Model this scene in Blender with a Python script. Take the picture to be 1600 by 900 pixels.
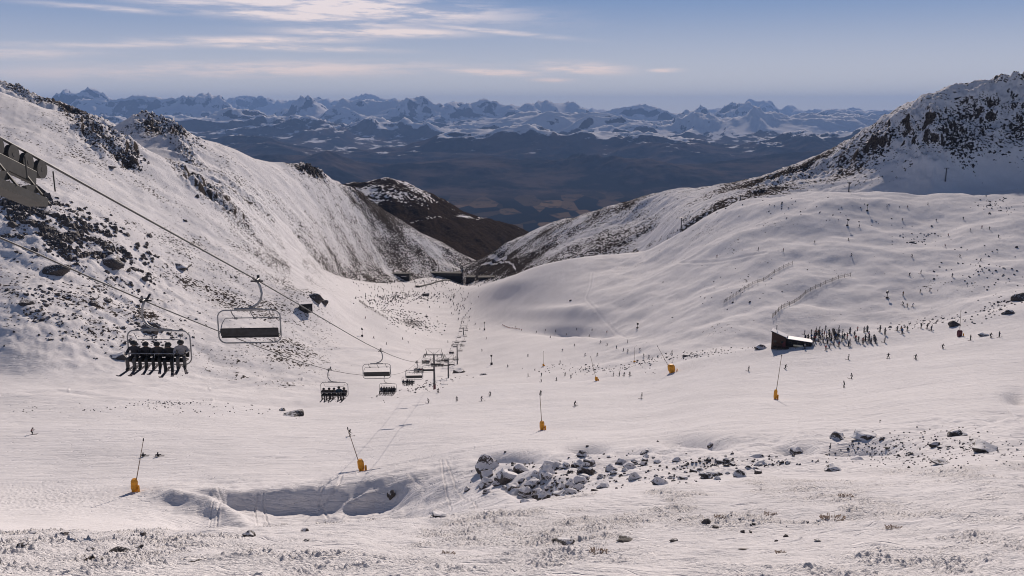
import bpy, bmesh, math, random
import numpy as np
from mathutils import Vector, Matrix, Euler
R = math.radians
scene = bpy.context.scene
C = scene.collection
for o in list(bpy.data.objects):
    bpy.data.objects.remove(o)

# ------------------------------------------------------------------ camera, world, sun, exposure
F = 1331.0                      # focal length in pixels of a 1600 px wide picture
PITCH = R(11.7)
CT, ST = math.cos(PITCH), math.sin(PITCH)
cam = bpy.data.cameras.new('camera')
cam.sensor_width = 36; cam.lens = F / 1600 * 36
cam.clip_start = 0.2; cam.clip_end = 400000
camo = bpy.data.objects.new('camera', cam); C.objects.link(camo)
camo.location = (0, 0, 0)
camo.rotation_euler = (R(90) - PITCH, 0, 0)
scene.camera = camo

SUN_AZ, SUN_EL = R(12.5), R(23.5)
SUN_DIR = Vector((math.sin(SUN_AZ) * math.cos(SUN_EL), math.cos(SUN_AZ) * math.cos(SUN_EL), math.sin(SUN_EL)))
sun = bpy.data.lights.new('sun', 'SUN')
sun.energy = 4.6; sun.angle = R(0.53); sun.color = (1.0, 0.865, 0.76)
suno = bpy.data.objects.new('sun', sun); C.objects.link(suno)
suno.rotation_euler = (-SUN_DIR).to_track_quat('-Z', 'Y').to_euler()
suno.location = (200, 600, 500)

world = bpy.data.worlds.new('World'); scene.world = world; world.use_nodes = True
scene.view_settings.view_transform = 'Standard'
scene.view_settings.look = 'None'
scene.view_settings.gamma = 1
scene.view_settings.use_curve_mapping = False
scene.view_settings.exposure = -0.04
scene.cycles.filter_width = 1.0


class NT:
    """small helper for node trees"""
    def __init__(s, tree):
        s.t = tree; s.n = tree.nodes; s.l = tree.links
    def node(s, typ, ins=None, **kw):
        n = s.n.new(typ)
        for k, v in kw.items():
            setattr(n, k, v)
        if ins:
            for k, v in ins.items():
                s.put(n.inputs[k], v)
        return n
    def put(s, sock, v):
        if isinstance(v, bpy.types.NodeSocket):
            s.l.new(v, sock)
        else:
            sock.default_value = v
    def m(s, op, a, b=0.0, c=0.0, clamp=False):
        n = s.n.new('ShaderNodeMath'); n.operation = op; n.use_clamp = clamp
        s.put(n.inputs[0], a); s.put(n.inputs[1], b); s.put(n.inputs[2], c)
        return n.outputs[0]
    def ramp(s, v, a, b, lo=0.0, hi=1.0, smooth=True):
        n = s.n.new('ShaderNodeMapRange'); n.clamp = True
        n.interpolation_type = 'SMOOTHSTEP' if smooth else 'LINEAR'
        s.put(n.inputs[0], v); s.put(n.inputs[1], a); s.put(n.inputs[2], b)
        s.put(n.inputs[3], lo); s.put(n.inputs[4], hi)
        return n.outputs[0]
    def mix(s, f, a, b):
        n = s.n.new('ShaderNodeMix'); n.data_type = 'RGBA'
        s.put(n.inputs[0], f); s.put(n.inputs[6], a); s.put(n.inputs[7], b)
        return n.outputs[2]
    def noise(s, vec, scale, detail=4, rough=0.5, lac=2.0):
        n = s.n.new('ShaderNodeTexNoise')
        if vec is not None: s.l.new(vec, n.inputs['Vector'])
        n.inputs['Scale'].default_value = scale; n.inputs['Detail'].default_value = detail
        n.inputs['Roughness'].default_value = rough; n.inputs['Lacunarity'].default_value = lac
        return n.outputs[0]
    def mapping(s, vec, scale=(1, 1, 1), rot=(0, 0, 0), loc=(0, 0, 0)):
        n = s.n.new('ShaderNodeMapping')
        s.l.new(vec, n.inputs[0]); n.inputs['Scale'].default_value = scale
        n.inputs['Rotation'].default_value = rot; n.inputs['Location'].default_value = loc
        return n.outputs[0]


def build_world():
    w = NT(world.node_tree); w.n.clear()
    out = w.node('ShaderNodeOutputWorld')
    bg = w.node('ShaderNodeBackground'); bg.inputs[1].default_value = 0.10
    w.l.new(bg.outputs[0], out.inputs[0])
    sky = w.node('ShaderNodeTexSky'); sky.sky_type = 'NISHITA'; sky.sun_disc = False
    sky.sun_elevation = SUN_EL; sky.sun_rotation = SUN_AZ
    sky.altitude = 1900; sky.air_density = 1.0; sky.dust_density = 0.3; sky.ozone_density = 2.0
    geo = w.node('ShaderNodeTexCoord')
    sep = w.node('ShaderNodeSeparateXYZ'); w.l.new(geo.outputs['Generated'], sep.inputs[0])
    x, y, z = sep.outputs
    az = w.m('ARCTAN2', x, y)                      # radians right of straight ahead
    el = w.m('ARCSINE', z)
    comb = w.node('ShaderNodeCombineXYZ'); w.l.new(az, comb.inputs[0]); w.l.new(el, comb.inputs[1])
    # streaked cirrus texture (wisps drawn out sideways)
    wisp = w.noise(w.mapping(comb.outputs[0], (9, 75, 1), (0, 0, R(-3))), 1.0, 7, 0.62)
    fine = w.noise(w.mapping(comb.outputs[0], (30, 260, 1), (0, 0, R(-5))), 1.0, 4, 0.6)
    tex = w.m('ADD', w.m('MULTIPLY', wisp, 0.75), w.m('MULTIPLY', fine, 0.25))
    tex = w.ramp(tex, 0.38, 0.60)
    # each cloud: azimuth, elevation, half width, half height (degrees), slope, strength
    clouds = [(-10.8, 6.5, 8.8, .65, -.05, 1.0), (-14.5, 5.9, 7.5, .42, -.075, .8), (-8.6, 4.95, 4.8, .26, .0, 1.0), (-15.8, 4.35, 6.0, .22, .03, .7),
              (-14.2, 3.95, 4.8, .17, -.02, .8), (-15, 2.6, 9.5, .45, .015, .65), (-25, 2.2, 7, .4, .02, .35),
              (-23.5, 3.9, 6, .2, .03, .4), (-24.5, 5.9, 3.5, .15, -.03, .45), (-1.2, 2.5, 2.7, .2, -.02, .95),
              (4.3, 2.75, 2.5, .32, -.04, 1.1), (2.8, 2.0, 1.2, .13, -.02, .9), (9.9, 2.6, .9, .11, 0, .9),
              (-1.5, 5.1, 4.2, .15, -.09, .5), (-20, 7.2, 8, .35, -.02, .3), (-30, 3.2, 5, .3, .02, .4)]
    total = None
    for a, e, wa, we, sl, st in clouds:
        da = w.m('SUBTRACT', az, R(a))
        de = w.m('SUBTRACT', w.m('SUBTRACT', el, R(e)), w.m('MULTIPLY', da, sl))
        q = w.m('ADD', w.m('POWER', w.m('ABSOLUTE', w.m('DIVIDE', da, R(wa))), 2.0), w.m('POWER', w.m('ABSOLUTE', w.m('DIVIDE', de, R(we))), 2.0))
        g = w.m('MULTIPLY', w.m('EXPONENT', w.m('MULTIPLY', q, -1.0)), st)
        total = g if total is None else w.m('MAXIMUM', total, g)
    dens = w.m('MULTIPLY', w.m('MULTIPLY', total, 1.9), w.m('ADD', w.m('MULTIPLY', tex, 0.85), 0.15), clamp=True)
    hor = w.ramp(el, R(-2), R(9))
    skyc = w.mix(0.93, sky.outputs[0], w.mix(hor, (8.9, 8.1, 7.5, 1), w.mix(w.ramp(el, R(9), R(34)), (1.3, 2.45, 4.9, 1), (0.55, 0.68, 1.15, 1))))
    col = w.mix(w.m('MULTIPLY', dens, 0.95, clamp=True), skyc, w.mix(hor, (10.8, 8.3, 6.9, 1), (9.6, 8.5, 8.5, 1)))
    w.l.new(col, bg.inputs[0])
build_world()

# ------------------------------------------------------------------ pixel <-> place
def ray(px, py):
    u = (px - 800) / F; v = (450 - py) / F
    return u, CT + v * ST, -ST + v * CT
def st_of(px, py):                       # (x/y, z/y) of the direction through a pixel
    a, b, c = ray(px, py); return a / b, c / b
def place(px, py, D):
    s, t = st_of(px, py); return Vector((s * D, D, t * D))
def project(x, y, z):
    zc = y * CT - z * ST; yc = y * ST + z * CT
    return 800 + F * x / zc, 450 - F * yc / zc

# ------------------------------------------------------------------ noise
rng = np.random.RandomState(7)
PERM = np.arange(512) % 256
_p = rng.permutation(256); PERM = np.concatenate([_p, _p])
GA = rng.rand(256) * 2 * np.pi
GX, GY = np.cos(GA), np.sin(GA)
def gn(x, y, seed=0):
    x = x + seed * 17.31; y = y + seed * 9.77
    xi = np.floor(x).astype(np.int64); yi = np.floor(y).astype(np.int64)
    xf = x - xi; yf = y - yi
    u = xf * xf * xf * (xf * (xf * 6 - 15) + 10); v = yf * yf * yf * (yf * (yf * 6 - 15) + 10)
    xi &= 255; yi &= 255; x1 = (xi + 1) & 255; y1 = (yi + 1) & 255
    def g(a, b, fx, fy):
        h = PERM[PERM[a] + b]; return GX[h] * fx + GY[h] * fy
    n00 = g(xi, yi, xf, yf); n10 = g(x1, yi, xf - 1, yf)
    n01 = g(xi, y1, xf, yf - 1); n11 = g(x1, y1, xf - 1, yf - 1)
    return ((n00 * (1 - u) + n10 * u) * (1 - v) + (n01 * (1 - u) + n11 * u) * v) * 1.4
def fbm(x, y, wl, octv=4, gain=0.5, seed=0):
    r = 0; a = 1; f = 1 / wl
    for i in range(octv):
        r = r + a * gn(x * f, y * f, seed + i * 3); a *= gain; f *= 2.03
    return r
def ridged(x, y, wl, octv=5, gain=0.5, seed=0):
    r = 0; a = 1; f = 1 / wl; w = 1
    for i in range(octv):
        n = 1 - np.abs(gn(x * f, y * f, seed + i * 5)); n = n * n * w
        r = r + a * n; w = np.clip(n * 1.6, 0, 1); a *= gain; f *= 2.1
    return r
def sst(a, b, v):
    t = np.clip((v - a) / (b - a), 0, 1); return t * t * (3 - 2 * t)
def blob(px, py, cx, cy, rx, ry, deg=0):
    c, s = math.cos(R(deg)), math.sin(R(deg))
    dx = px - cx; dy = py - cy
    a = (dx * c + dy * s) / rx; b = (-dx * s + dy * c) / ry
    return np.exp(-(a * a + b * b))
def polydist(px, py, pts):               # distance to a polyline
    best = np.full(px.shape, 1e9)
    for (ax, ay), (bx, by) in zip(pts[:-1], pts[1:]):
        dx, dy = bx - ax, by - ay; L = dx * dx + dy * dy
        t = np.clip(((px - ax) * dx + (py - ay) * dy) / L, 0, 1)
        best = np.minimum(best, np.hypot(px - ax - t * dx, py - ay - t * dy))
    return best

def pchip(xk, Y, xq):
    """monotone cubic interpolation; xk (K,), Y (K, M), xq (Q,) -> (Q, M)"""
    xk = np.asarray(xk, float); Y = np.asarray(Y, float)
    h = np.diff(xk)[:, None]; d = np.diff(Y, axis=0) / h
    m = np.zeros_like(Y)
    w1 = 2 * h[1:] + h[:-1]; w2 = h[1:] + 2 * h[:-1]
    same = d[:-1] * d[1:] > 0
    with np.errstate(divide='ignore', invalid='ignore'):
        hm = (w1 + w2) / (w1 / d[:-1] + w2 / d[1:])
    m[1:-1] = np.where(same, hm, 0); m[0] = d[0]; m[-1] = d[-1]
    i = np.clip(np.searchsorted(xk, xq) - 1, 0, len(xk) - 2)
    hh = h[i]; t = (np.asarray(xq, float)[:, None] - xk[i][:, None]) / hh
    return ((2*t**3-3*t**2+1)*Y[i] + (t**3-2*t**2+t)*hh*m[i] + (-2*t**3+3*t**2)*Y[i+1] + (t**3-t**2)*hh*m[i+1])

def sheet_T(table, pxk, S, LD):
    """structured table -> z/y on the grid (len(S), len(LD)).
    every column of the table has the same features (crests, dips, banks) in the same rows"""
    K = len(pxk); M = len(table[0])
    lnD = np.zeros((K, M)); T = np.zeros((K, M))
    for k in range(K):
        for j, (py, D) in enumerate(table[k]):
            lnD[k, j] = math.log(D)
            T[k, j] = st_of(pxk[k], py)[1]
    sk = [(p - 800) / F * 1.0 for p in pxk]
    A = pchip(sk, lnD, S * 0.985); B = pchip(sk, T, S * 0.985)
    out = np.zeros((len(S), len(LD)))
    for i in range(len(S)):
        q = np.clip(LD, A[i][0], A[i][-1])
        out[i] = pchip(A[i], B[i][:, None], q)[:, 0] - .9 * np.maximum(0, A[i][0] - LD) - .35 * np.maximum(0, LD - A[i][-1])
    return out

SHEETS = []
def add_grid(name, X, Y, Z, mat, attrs=None, smooth=True, kind='structure'):
    ni, nj = X.shape
    me = bpy.data.meshes.new(name)
    co = np.stack([X, Y, Z], -1).reshape(-1, 3).astype(np.float32)
    me.vertices.add(ni * nj); me.vertices.foreach_set('co', co.ravel())
    idx = np.arange(ni * nj).reshape(ni, nj)
    q = np.stack([idx[:-1, :-1], idx[1:, :-1], idx[1:, 1:], idx[:-1, 1:]], -1).reshape(-1, 4)
    me.loops.add(q.size); me.loops.foreach_set('vertex_index', q.ravel().astype(np.int32))
    me.polygons.add(len(q)); me.polygons.foreach_set('loop_start', np.arange(0, q.size, 4, dtype=np.int32))
    me.update(calc_edges=True)
    if smooth: me.polygons.foreach_set('use_smooth', np.ones(len(q), bool))
    for k, v in (attrs or {}).items():
        a = me.attributes.new(k, 'FLOAT', 'POINT'); a.data.foreach_set('value', v.ravel().astype(np.float32))
    me.materials.append(mat)
    o = bpy.data.objects.new(name, me); C.objects.link(o)
    if kind: o['kind'] = kind
    return o
def register(S, LD, Z):                    # so that things can be stood on the ground
    SHEETS.append((S, LD, Z / np.exp(LD)[None, :]))
def locate(px, py, dmin=0):
    s, t = st_of(px, py); best = None
    for S, LD, T in SHEETS:
        if s <= S[0] or s >= S[-1]: continue
        i = np.searchsorted(S, s) - 1; f = (s - S[i]) / (S[i+1] - S[i])
        row = T[i] * (1 - f) + T[i+1] * f
        hit = np.nonzero((row >= t) & (LD > math.log(max(dmin, 1.0))))[0]
        if len(hit) == 0: continue
        j = hit[0]
        if j == 0: continue
        g = (t - row[j-1]) / (row[j] - row[j-1]) if row[j] != row[j-1] else 0
        D = math.exp(LD[j-1] + (LD[j] - LD[j-1]) * min(max(g, 0), 1))
        if best is None or D < best: best = D
    if best is None: return None
    return Vector((s * best, best, t * best))
def ground(x, y):
    s = x / y; ld = math.log(y); z = -1e9
    for S, LD, T in SHEETS:
        if s <= S[0] or s >= S[-1] or ld <= LD[0] or ld >= LD[-1]: continue
        i = np.searchsorted(S, s) - 1; j = np.searchsorted(LD, ld) - 1
        f = (s - S[i]) / (S[i+1] - S[i]); g = (ld - LD[j]) / (LD[j+1] - LD[j])
        v = (T[i,j]*(1-f)+T[i+1,j]*f)*(1-g) + (T[i,j+1]*(1-f)+T[i+1,j+1]*f)*g
        z = max(z, v * y)
    return z

# ------------------------------------------------------------------ materials
def new_mat(name):
    m = bpy.data.materials.new(name); m.use_nodes = True
    t = NT(m.node_tree); t.n.clear()
    out = t.node('ShaderNodeOutputMaterial'); b = t.node('ShaderNodeBsdfPrincipled')
    t.l.new(b.outputs[0], out.inputs[0])
    return m, t, b
def simple(name, col, rough=0.6, metal=0.0, var=0.12, scale=6.0, bump=0.0):
    m, t, b = new_mat(name)
    tc = t.node('ShaderNodeTexCoord')
    n = t.noise(tc.outputs['Object'], scale, 4, 0.6)
    lo = tuple(c * (1 - var) for c in col) + (1,); hi = tuple(min(1, c * (1 + var)) for c in col) + (1,)
    t.put(b.inputs['Base Color'], t.mix(t.ramp(n, .3, .7), lo, hi))
    b.inputs['Roughness'].default_value = rough; b.inputs['Metallic'].default_value = metal
    if bump:
        bp = t.node('ShaderNodeBump', {'Strength': bump, 'Height': n}); t.l.new(bp.outputs[0], b.inputs['Normal'])
    return m

SNOW = (0.80, 0.778, 0.785)
def snow_mat(name, rock=(0.030, 0.027, 0.027), rock2=(0.105, 0.088, 0.076), fine=True, rs=.62, thr=(0.5, 0.56), slopev=None, brown=False):
    """snow over rock and tussock: attribute 'bare' says how much of the ground shows"""
    m, t, b = new_mat(name)
    tc = t.node('ShaderNodeTexCoord'); P = tc.outputs['Object']
    at = t.node('ShaderNodeAttribute'); at.attribute_name = 'bare'; bare = at.outputs['Fac']
    n1 = t.noise(t.mapping(P, (1, .7, 1.3)), rs, 2, 0.6)
    n2 = t.noise(t.mapping(P, (1, .6, 1)), rs * .13, 5, 0.65)
    v = t.m('ADD', t.m('MULTIPLY', n1, 0.72), t.m('MULTIPLY', n2, 0.28))
    lev = t.m('SUBTRACT', 0.74, t.m('MULTIPLY', bare, 0.42))
    mask = t.ramp(v, lev, t.m('ADD', lev, 0.02))
    if slopev:
        g = t.node('ShaderNodeNewGeometry'); sp = t.node('ShaderNodeSeparateXYZ'); t.l.new(g.outputs['Normal'], sp.inputs[0])
        nz = t.m('ADD', sp.outputs[2], t.m('MULTIPLY', t.m('SUBTRACT', v, 0.5), 0.7))
        at2 = t.node('ShaderNodeAttribute'); at2.attribute_name = 'crag'
        sm = t.m('MULTIPLY', t.ramp(nz, slopev[0], slopev[1], 1, 0), at2.outputs['Fac'])
        mask = t.m('MAXIMUM', mask, t.ramp(sm, .35, .55))
    rc = t.mix(t.ramp(t.noise(P, rs * 1.7, 3, .6), .35, .65), rock + (1,), rock2 + (1,))
    vs = t.ramp(t.noise(P, 0.05, 4, .6), .3, .7)
    sc = t.mix(vs, tuple(c * .93 for c in SNOW) + (1,), SNOW + (1,))
    t.put(b.inputs['Base Color'], t.mix(mask, sc, rc))
    b.inputs['Roughness'].default_value = 0.9
    b.inputs['Specular IOR Level'].default_value = 0.0
    bn = t.node('ShaderNodeBump'); bn.inputs['Strength'].default_value = 0.55; bn.inputs['Distance'].default_value = 1.0
    at3 = t.node('ShaderNodeAttribute'); at3.attribute_name = 'rough'
    near = t.m('MULTIPLY', t.noise(P, 9.0, 4, .65), t.m('MULTIPLY', at3.outputs['Fac'], 0.42))
    wind = t.m('MULTIPLY', t.noise(t.mapping(P, (.22, 2.4, 1), (0, 0, R(10))), .8, 5, .65), 0.50)
    wind = t.m('ADD', wind, t.m('MULTIPLY', t.noise(t.mapping(P, (1.5, .16, 1), (0, 0, R(-24))), .9, 3, .6), 0.14))
    for sc_, rot_, dp in (((.05, .30, 1), -34, .16), ((.06, .34, 1), 22, .14), ((.09, .5, 1), -8, .12)):   # crossing ski tracks
        ln = t.m('ABSOLUTE', t.m('SUBTRACT', t.noise(t.mapping(P, sc_, (0, 0, R(rot_))), 1.0, 2, .4), .5))
        wind = t.m('SUBTRACT', wind, t.m('MULTIPLY', t.ramp(ln, 0, .010, 1, 0), dp))
    h = t.m('ADD', t.m('ADD', near, wind), t.m('MULTIPLY', t.noise(P, .09, 5, .55), .7))
    h = t.m('ADD', h, t.m('MULTIPLY', mask, 0.35))
    t.l.new(h, bn.inputs['Height']); t.l.new(bn.outputs[0], b.inputs['Normal'])
    return m
M = {}
M['snow'] = snow_mat('snow_over_ground', slopev=(0.50, 0.72))
M['snowhill'] = snow_mat('snow_over_crags', rs=0.36, slopev=(0.40, 0.64))
M['brown'] = snow_mat('dusted_tussock', rock=(0.022, 0.017, 0.014), rock2=(0.055, 0.040, 0.030), rs=0.10)

# ------------------------------------------------------------------ the main ground
PXK = [-400, -80, 0, 150, 300, 450, 600, 700, 800, 900, 1000, 1150, 1300, 1450, 1600, 1700, 2050]
HEAD = [(1240, 1.6), (1023, 5)]
cols = {
 -80: [(900,14),(862,25),(838,42),(832,60),(812,88),(790,108),(768,122),(735,138),(700,155),(665,176),(640,200),(616,226),(628,245),(610,275),(588,300),(550,318),(500,340),(450,368),(400,400),(340,440),(270,500),(190,575),(115,680),(150,850)],
 0: [(900,14),(862,25),(838,42),(834,60),(814,88),(790,108),(768,122),(735,138),(700,156),(668,176),(640,201),(613,226),(626,246),(609,276),(588,300),(550,318),(500,340),(450,368),(400,400),(340,440),(270,500),(200,575),(135,680),(170,850)],
 150: [(900,14),(860,26),(832,46),(838,66),(812,95),(785,112),(768,119),(735,136),(700,154),(670,174),(645,198),(618,230),(630,252),(612,285),(590,312),(555,335),(515,360),(470,390),(425,422),(375,462),(315,520),(250,600),(188,700),(225,850)],
 300: [(900,14),(860,27),(830,50),(850,75),(797,111),(766,114.5),(755,122),(730,136),(700,155),(672,175),(648,203),(625,234),(640,258),(614,305),(595,335),(570,365),(535,400),(495,440),(455,485),(415,530),(365,590),(312,650),(262,720),(300,850)],
 450: [(900,14),(858,28),(825,52),(848,76),(808,112.5),(764,117),(752,123),(728,138),(700,156),(676,176),(655,205),(638,240),(650,265),(614,335),(594,372),(570,408),(540,445),(505,485),(478,525),(450,580),(425,640),(400,710),(375,800),(410,900)],
 600: [(900,14),(855,30),(812,54),(835,76),(803,111),(745,119),(728,130),(708,145),(685,165),(662,192),(642,225),(624,262),(634,292),(600,360),(582,420),(556,500),(530,590),(508,690),(490,790),(472,900),(456,1090),(445,1240),(434,1400),(450,1600)],
 700: [(900,14),(850,32),(803,56),(815,72),(790,95),(745,112),(712,128),(690,148),(665,178),(640,220),(615,270),(602,302),(613,350),(593,430),(574,530),(550,620),(527,720),(505,830),(487,940),(470,1080),(455,1190),(444,1310),(433,1440),(448,1640)],
 800: [(900,14),(848,34),(788,58),(795,70),(768,84),(722,108),(700,124),(678,155),(655,190),(632,225),(612,262),(599,290),(608,325),(585,420),(562,490),(540,570),(518,670),(505,740),(492,762),(475,788),(455,818),(438,848),(424,880),(440,1050)],
 900: [(900,14),(845,36),(778,60),(768,70),(745,86),(715,106),(695,126),(672,158),(650,188),(628,222),(610,255),(597,290),(606,325),(580,400),(556,465),(532,535),(516,600),(502,612),(482,645),(460,690),(438,740),(418,790),(400,845),(415,1000)],
 1000: [(900,14),(840,36),(765,63),(755,72),(735,86),(705,108),(690,126),(668,158),(645,188),(622,225),(600,265),(579,305),(590,335),(566,395),(545,430),(524,468),(502,510),(480,555),(460,605),(440,660),(422,720),(408,775),(396,830),(412,1000)],
 1150: [(900,14),(830,35),(755,64),(742,72),(720,86),(690,106),(675,120),(650,148),(622,185),(595,225),(570,262),(548,298),(560,330),(540,372),(510,408),(480,448),(452,488),(425,528),(400,565),(375,605),(352,645),(330,690),(313,740),(330,900)],
 1300: [(900,14),(828,34),(750,64),(735,73),(710,86),(680,104),(660,125),(635,158),(608,195),(578,235),(548,268),(524,290),(538,330),(515,380),(488,410),(460,442),(432,476),(405,510),(380,545),(352,585),(328,620),(310,655),(296,700),(318,860)],
 1450: [(900,14),(825,33),(745,61),(730,69),(702,83),(675,99),(650,120),(620,152),(590,190),(562,225),(535,265),(513,298),(528,335),(495,390),(470,418),(442,452),(415,486),(390,520),(368,552),(345,588),(328,618),(314,645),(304,675),(325,830)],
 1600: [(900,13),(820,31),(735,58),(718,66),(695,78),(665,98),(640,118),(610,148),(580,182),(548,220),(510,262),(466,315),(484,345),(455,400),(435,428),(412,458),(390,490),(368,522),(350,552),(332,584),(318,610),(306,632),(296,660),(320,820)],
}
cols[-400] = cols[-80]; cols[1700] = [(p - (8 if 8 < i < 12 else 0), d) for i, (p, d) in enumerate(cols[1600])]; cols[2050] = cols[1700]
table = [HEAD + cols[k] for k in PXK]

TRACKS = [  # groomed roads and old ski tracks: points, half width px, depth m, smooth bare ground?
 ([(436,335),(452,380),(463,410),(468,440),(474,458)], 7, 0.0, 1),
 ([(0,618),(90,612),(200,624),(330,626)], 1.6, 0.35, 0),
 ([(110,610),(230,604),(330,598),(430,588),(520,570),(600,560)], 1.5, 0.35, 1),
 ([(330,605),(420,596),(470,590)], 1.5, 0.7, 0),
 ([(400,545),(470,546),(545,545),(640,552)], 1.5, 0.8, 0),
 ([(925,425),(922,450),(915,470),(930,490),(960,510),(985,525)], 1.2, 0.3, 1),
 ([(1000,380),(1010,410),(1000,430)], 3, 0.2, 1),
 ([(1060,412),(1130,404),(1200,400)], 1.2, 0.6, 1),
 ([(330,768),(342,790),(322,828)], 1.0, 0.10, 0), ([(340,768),(350,792),(334,830)], 1.3, 0.12, 0),
 ([(404,775),(398,800),(402,826)], 1.2, 0.14, 0), ([(411,775),(412,800),(422,828)], 1.2, 0.14, 0),
 ([(690,718),(694,752),(706,792)], 1.1, 0.12, 0), ([(697,718),(712,758),(745,793)], 1.1, 0.12, 0),
 ([(505,760),(498,790),(512,812)], 1.6, 0.14, 0), ([(535,745),(520,775),(500,800)], 1.6, 0.14, 0),
 ([(560,742),(640,722),(700,712),(740,700)], 1.5, 0.12, 0), ([(520,752),(590,748),(640,735),(700,722)], 1.5, 0.12, 0),
 ([(640,745),(660,760),(620,800)], 2.0, 0.10, 0),
 ([(1480,560),(1530,600),(1600,660)], .9, 0.05, 0), ([(1380,600),(1460,625),(1560,650)], .9, 0.05, 0),
 ([(1430,545),(1500,575),(1560,615)], .9, 0.05, 0), ([(1250,660),(1330,655),(1420,640)], 1.3, 0.12, 0),
 ([(950,690),(1060,676),(1160,668)], 1.2, 0.12, 0), ([(560,700),(680,690),(800,690),(900,686)], 1.1, 0.08, 0),
]

def build_main():
    S = np.unique(np.concatenate([np.linspace(-1.15, -.66, 50), np.linspace(-.66, .66, 1180), np.linspace(.66, 1.15, 50)]))
    LD = np.unique(np.concatenate([np.arange(math.log(1.6), math.log(8), .03), np.arange(math.log(8), math.log(62), .0027), np.arange(math.log(62), math.log(1650), .0042)]))
    # evaluate the smooth ground coarsely, then refine
    Sc = np.linspace(-1.16, 1.16, 330)
    Tc = sheet_T(table, PXK, Sc, LD)
    kk = np.exp(-(np.arange(-9, 10) / 4.5) ** 2); kk /= kk.sum()          # soften the seams between columns
    Tp = np.pad(Tc, ((9, 9), (0, 0)), mode='edge'); Tc = sum(k * Tp[i:i + len(Sc)] for i, k in enumerate(kk))
    fi = np.interp(S, Sc, np.arange(len(Sc))); i0 = np.clip(fi.astype(int), 0, len(Sc) - 2); w = (fi - i0)[:, None]
    T = Tc[i0] * (1 - w) + Tc[i0 + 1] * w
    Y = np.exp(LD)[None, :] * np.ones((len(S), 1)); X = S[:, None] * Y; Z = T * Y
    px, py = project(X, Y, Z)
    D = Y
    fg = sst(75, 45, D); mid = sst(60, 100, D) * sst(340, 240, D); far = sst(240, 380, D)
    # knolls, hollows
    # the hillock right of the small hut
    Z += far * 9 * blob(px, py, 490, 480, 45, 22, 15) * (D > 380)
    Z += far * 7 * blob(px, py, 590, 500, 60, 14, 25) * (D > 380)
    # shaded lips in the basin on the right
    Z += far * 4 * blob(px, py, 890, 490, 75, 10, 0)
    Z += far * 5 * blob(px, py, 780, 452, 55, 12, -14) * (D > 700)
    Z += far * 10 * blob(px, py, 985, 430, 40, 10, 10) * 0
    right = sst(820, 1000, px) * far
    left = sst(620, 420, px) * far
    # rolling ground
    Z += right * (3.8 * fbm(X, Y, 100, 3, .5, 3) + 1.7 * fbm(X, Y * .7, 34, 3, .5, 9) + .3 * fbm(X, Y, 9, 3, .5, 19))
    Z += left * (2.6 * fbm(X, Y, 90, 4, .5, 5) + .8 * fbm(X * 1.2, Y, 18, 3, .55, 6))
    Z -= left * sst(430, 380, py) * 2.2 * np.abs(gn((X * .9 + Y * .25) / 26, Y / 230, 26))
    crag = (blob(px, py, 155, 205, 50, 26, 35) + blob(px, py, 330, 300, 80, 10, 40) + blob(px, py, 200, 240, 20, 14, 30)) * (D > 450)
    crag = np.clip(crag * 1.5, 0, 1)
    scree = np.clip(1.2 * blob(px, py, 40, 350, 110, 50, 14) + 1.2 * blob(px, py, 150, 400, 110, 38, 22) + .9 * blob(px, py, 90, 500, 150, 60, 10)
                    + .8 * blob(px, py, 230, 470, 60, 50, 0), 0, 1.1) * (D > 260)
    Z += crag * (5 * (ridged(X, Y, 34, 4, .6, 2) - .9) + 3.0 * fbm(X, Y, 7, 3, .6, 24))
    Z += scree * 1.5 * fbm(X, Y, 9, 3, .6, 8)
    valley = sst(520, 640, px) * sst(900, 740, px) * far
    Z += valley * .7 * fbm(X, Y, 45, 3, .5, 11)
    gully = sst(62, 82, D) * sst(125, 108, D)
    Z += mid * (.45 * fbm(X, Y, 34, 3, .5, 12) + .05 * fbm(X * .5, Y, 2.6, 2, .5, 13))
    Z += gully * sst(200, 320, px) * (.7 * fbm(X, Y, 15, 4, .5, 14) * sst(200, 300, px) + .25 * fbm(X, Y, 3.2, 3, .5, 15))
    Z += gully * 1.6 * blob(px, py, 330, 800, 80, 10, 22) + gully * 1.5 * blob(px, py, 560, 790, 30, 6, -30)
    Z += sst(90, 104, D) * sst(135, 118, D) * sst(150, 260, px) * sst(760, 700, px) * (.5 * fbm(X, Y, 9, 3, .5, 23) + .10 * fbm(X, Y, 2.4, 3, .55, 25))
    for bx, by, rx, ry, dz in ((800, 712, 42, 6, 2.6), (915, 700, 30, 5, 1.8), (985, 705, 30, 5, 1.2), (1092, 690, 44, 7, 2.4), (1235, 702, 30, 6, 1.6), (1350, 700, 50, 7, 1.8), (850, 760, 60, 10, 1.6)):
        Z -= 1.9 * dz * blob(px, py, bx, by, rx * .9, ry) * sst(64, 80, D) * (D < 180)      # scoops under the edge of the piste
    # foreground: drifts and a crust broken into small frosted clods
    Z += fg * (.42 * fbm(X, Y, 9, 3, .5, 16) + .12 * fbm(X, Y, 1.7, 3, .5, 17)) * sst(5, 14, D)
    patch = sst(-.30, .22, fbm(X, Y * .6, 7.5, 3, .55, 21)) * sst(75, 62, D)
    patch *= 1 - .85 * np.clip(blob(px, py, 1480, 775, 190, 28, 3) + blob(px, py, 1220, 850, 150, 18) + blob(px, py, 1060, 880, 60, 24) + blob(px, py, 520, 690, 200, 60), 0, 1)
    cl = np.maximum(0, gn(X / .10, Y / .13, 31) - .02) + .9 * np.maximum(0, gn(X / .19, Y / .25, 32) - .08)
    cl2 = np.maximum(0, gn(X / .33, Y / .45, 33) - .15)
    big = sst(.0, .35, fbm(X, Y, 2.2, 3, .5, 35))
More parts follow.
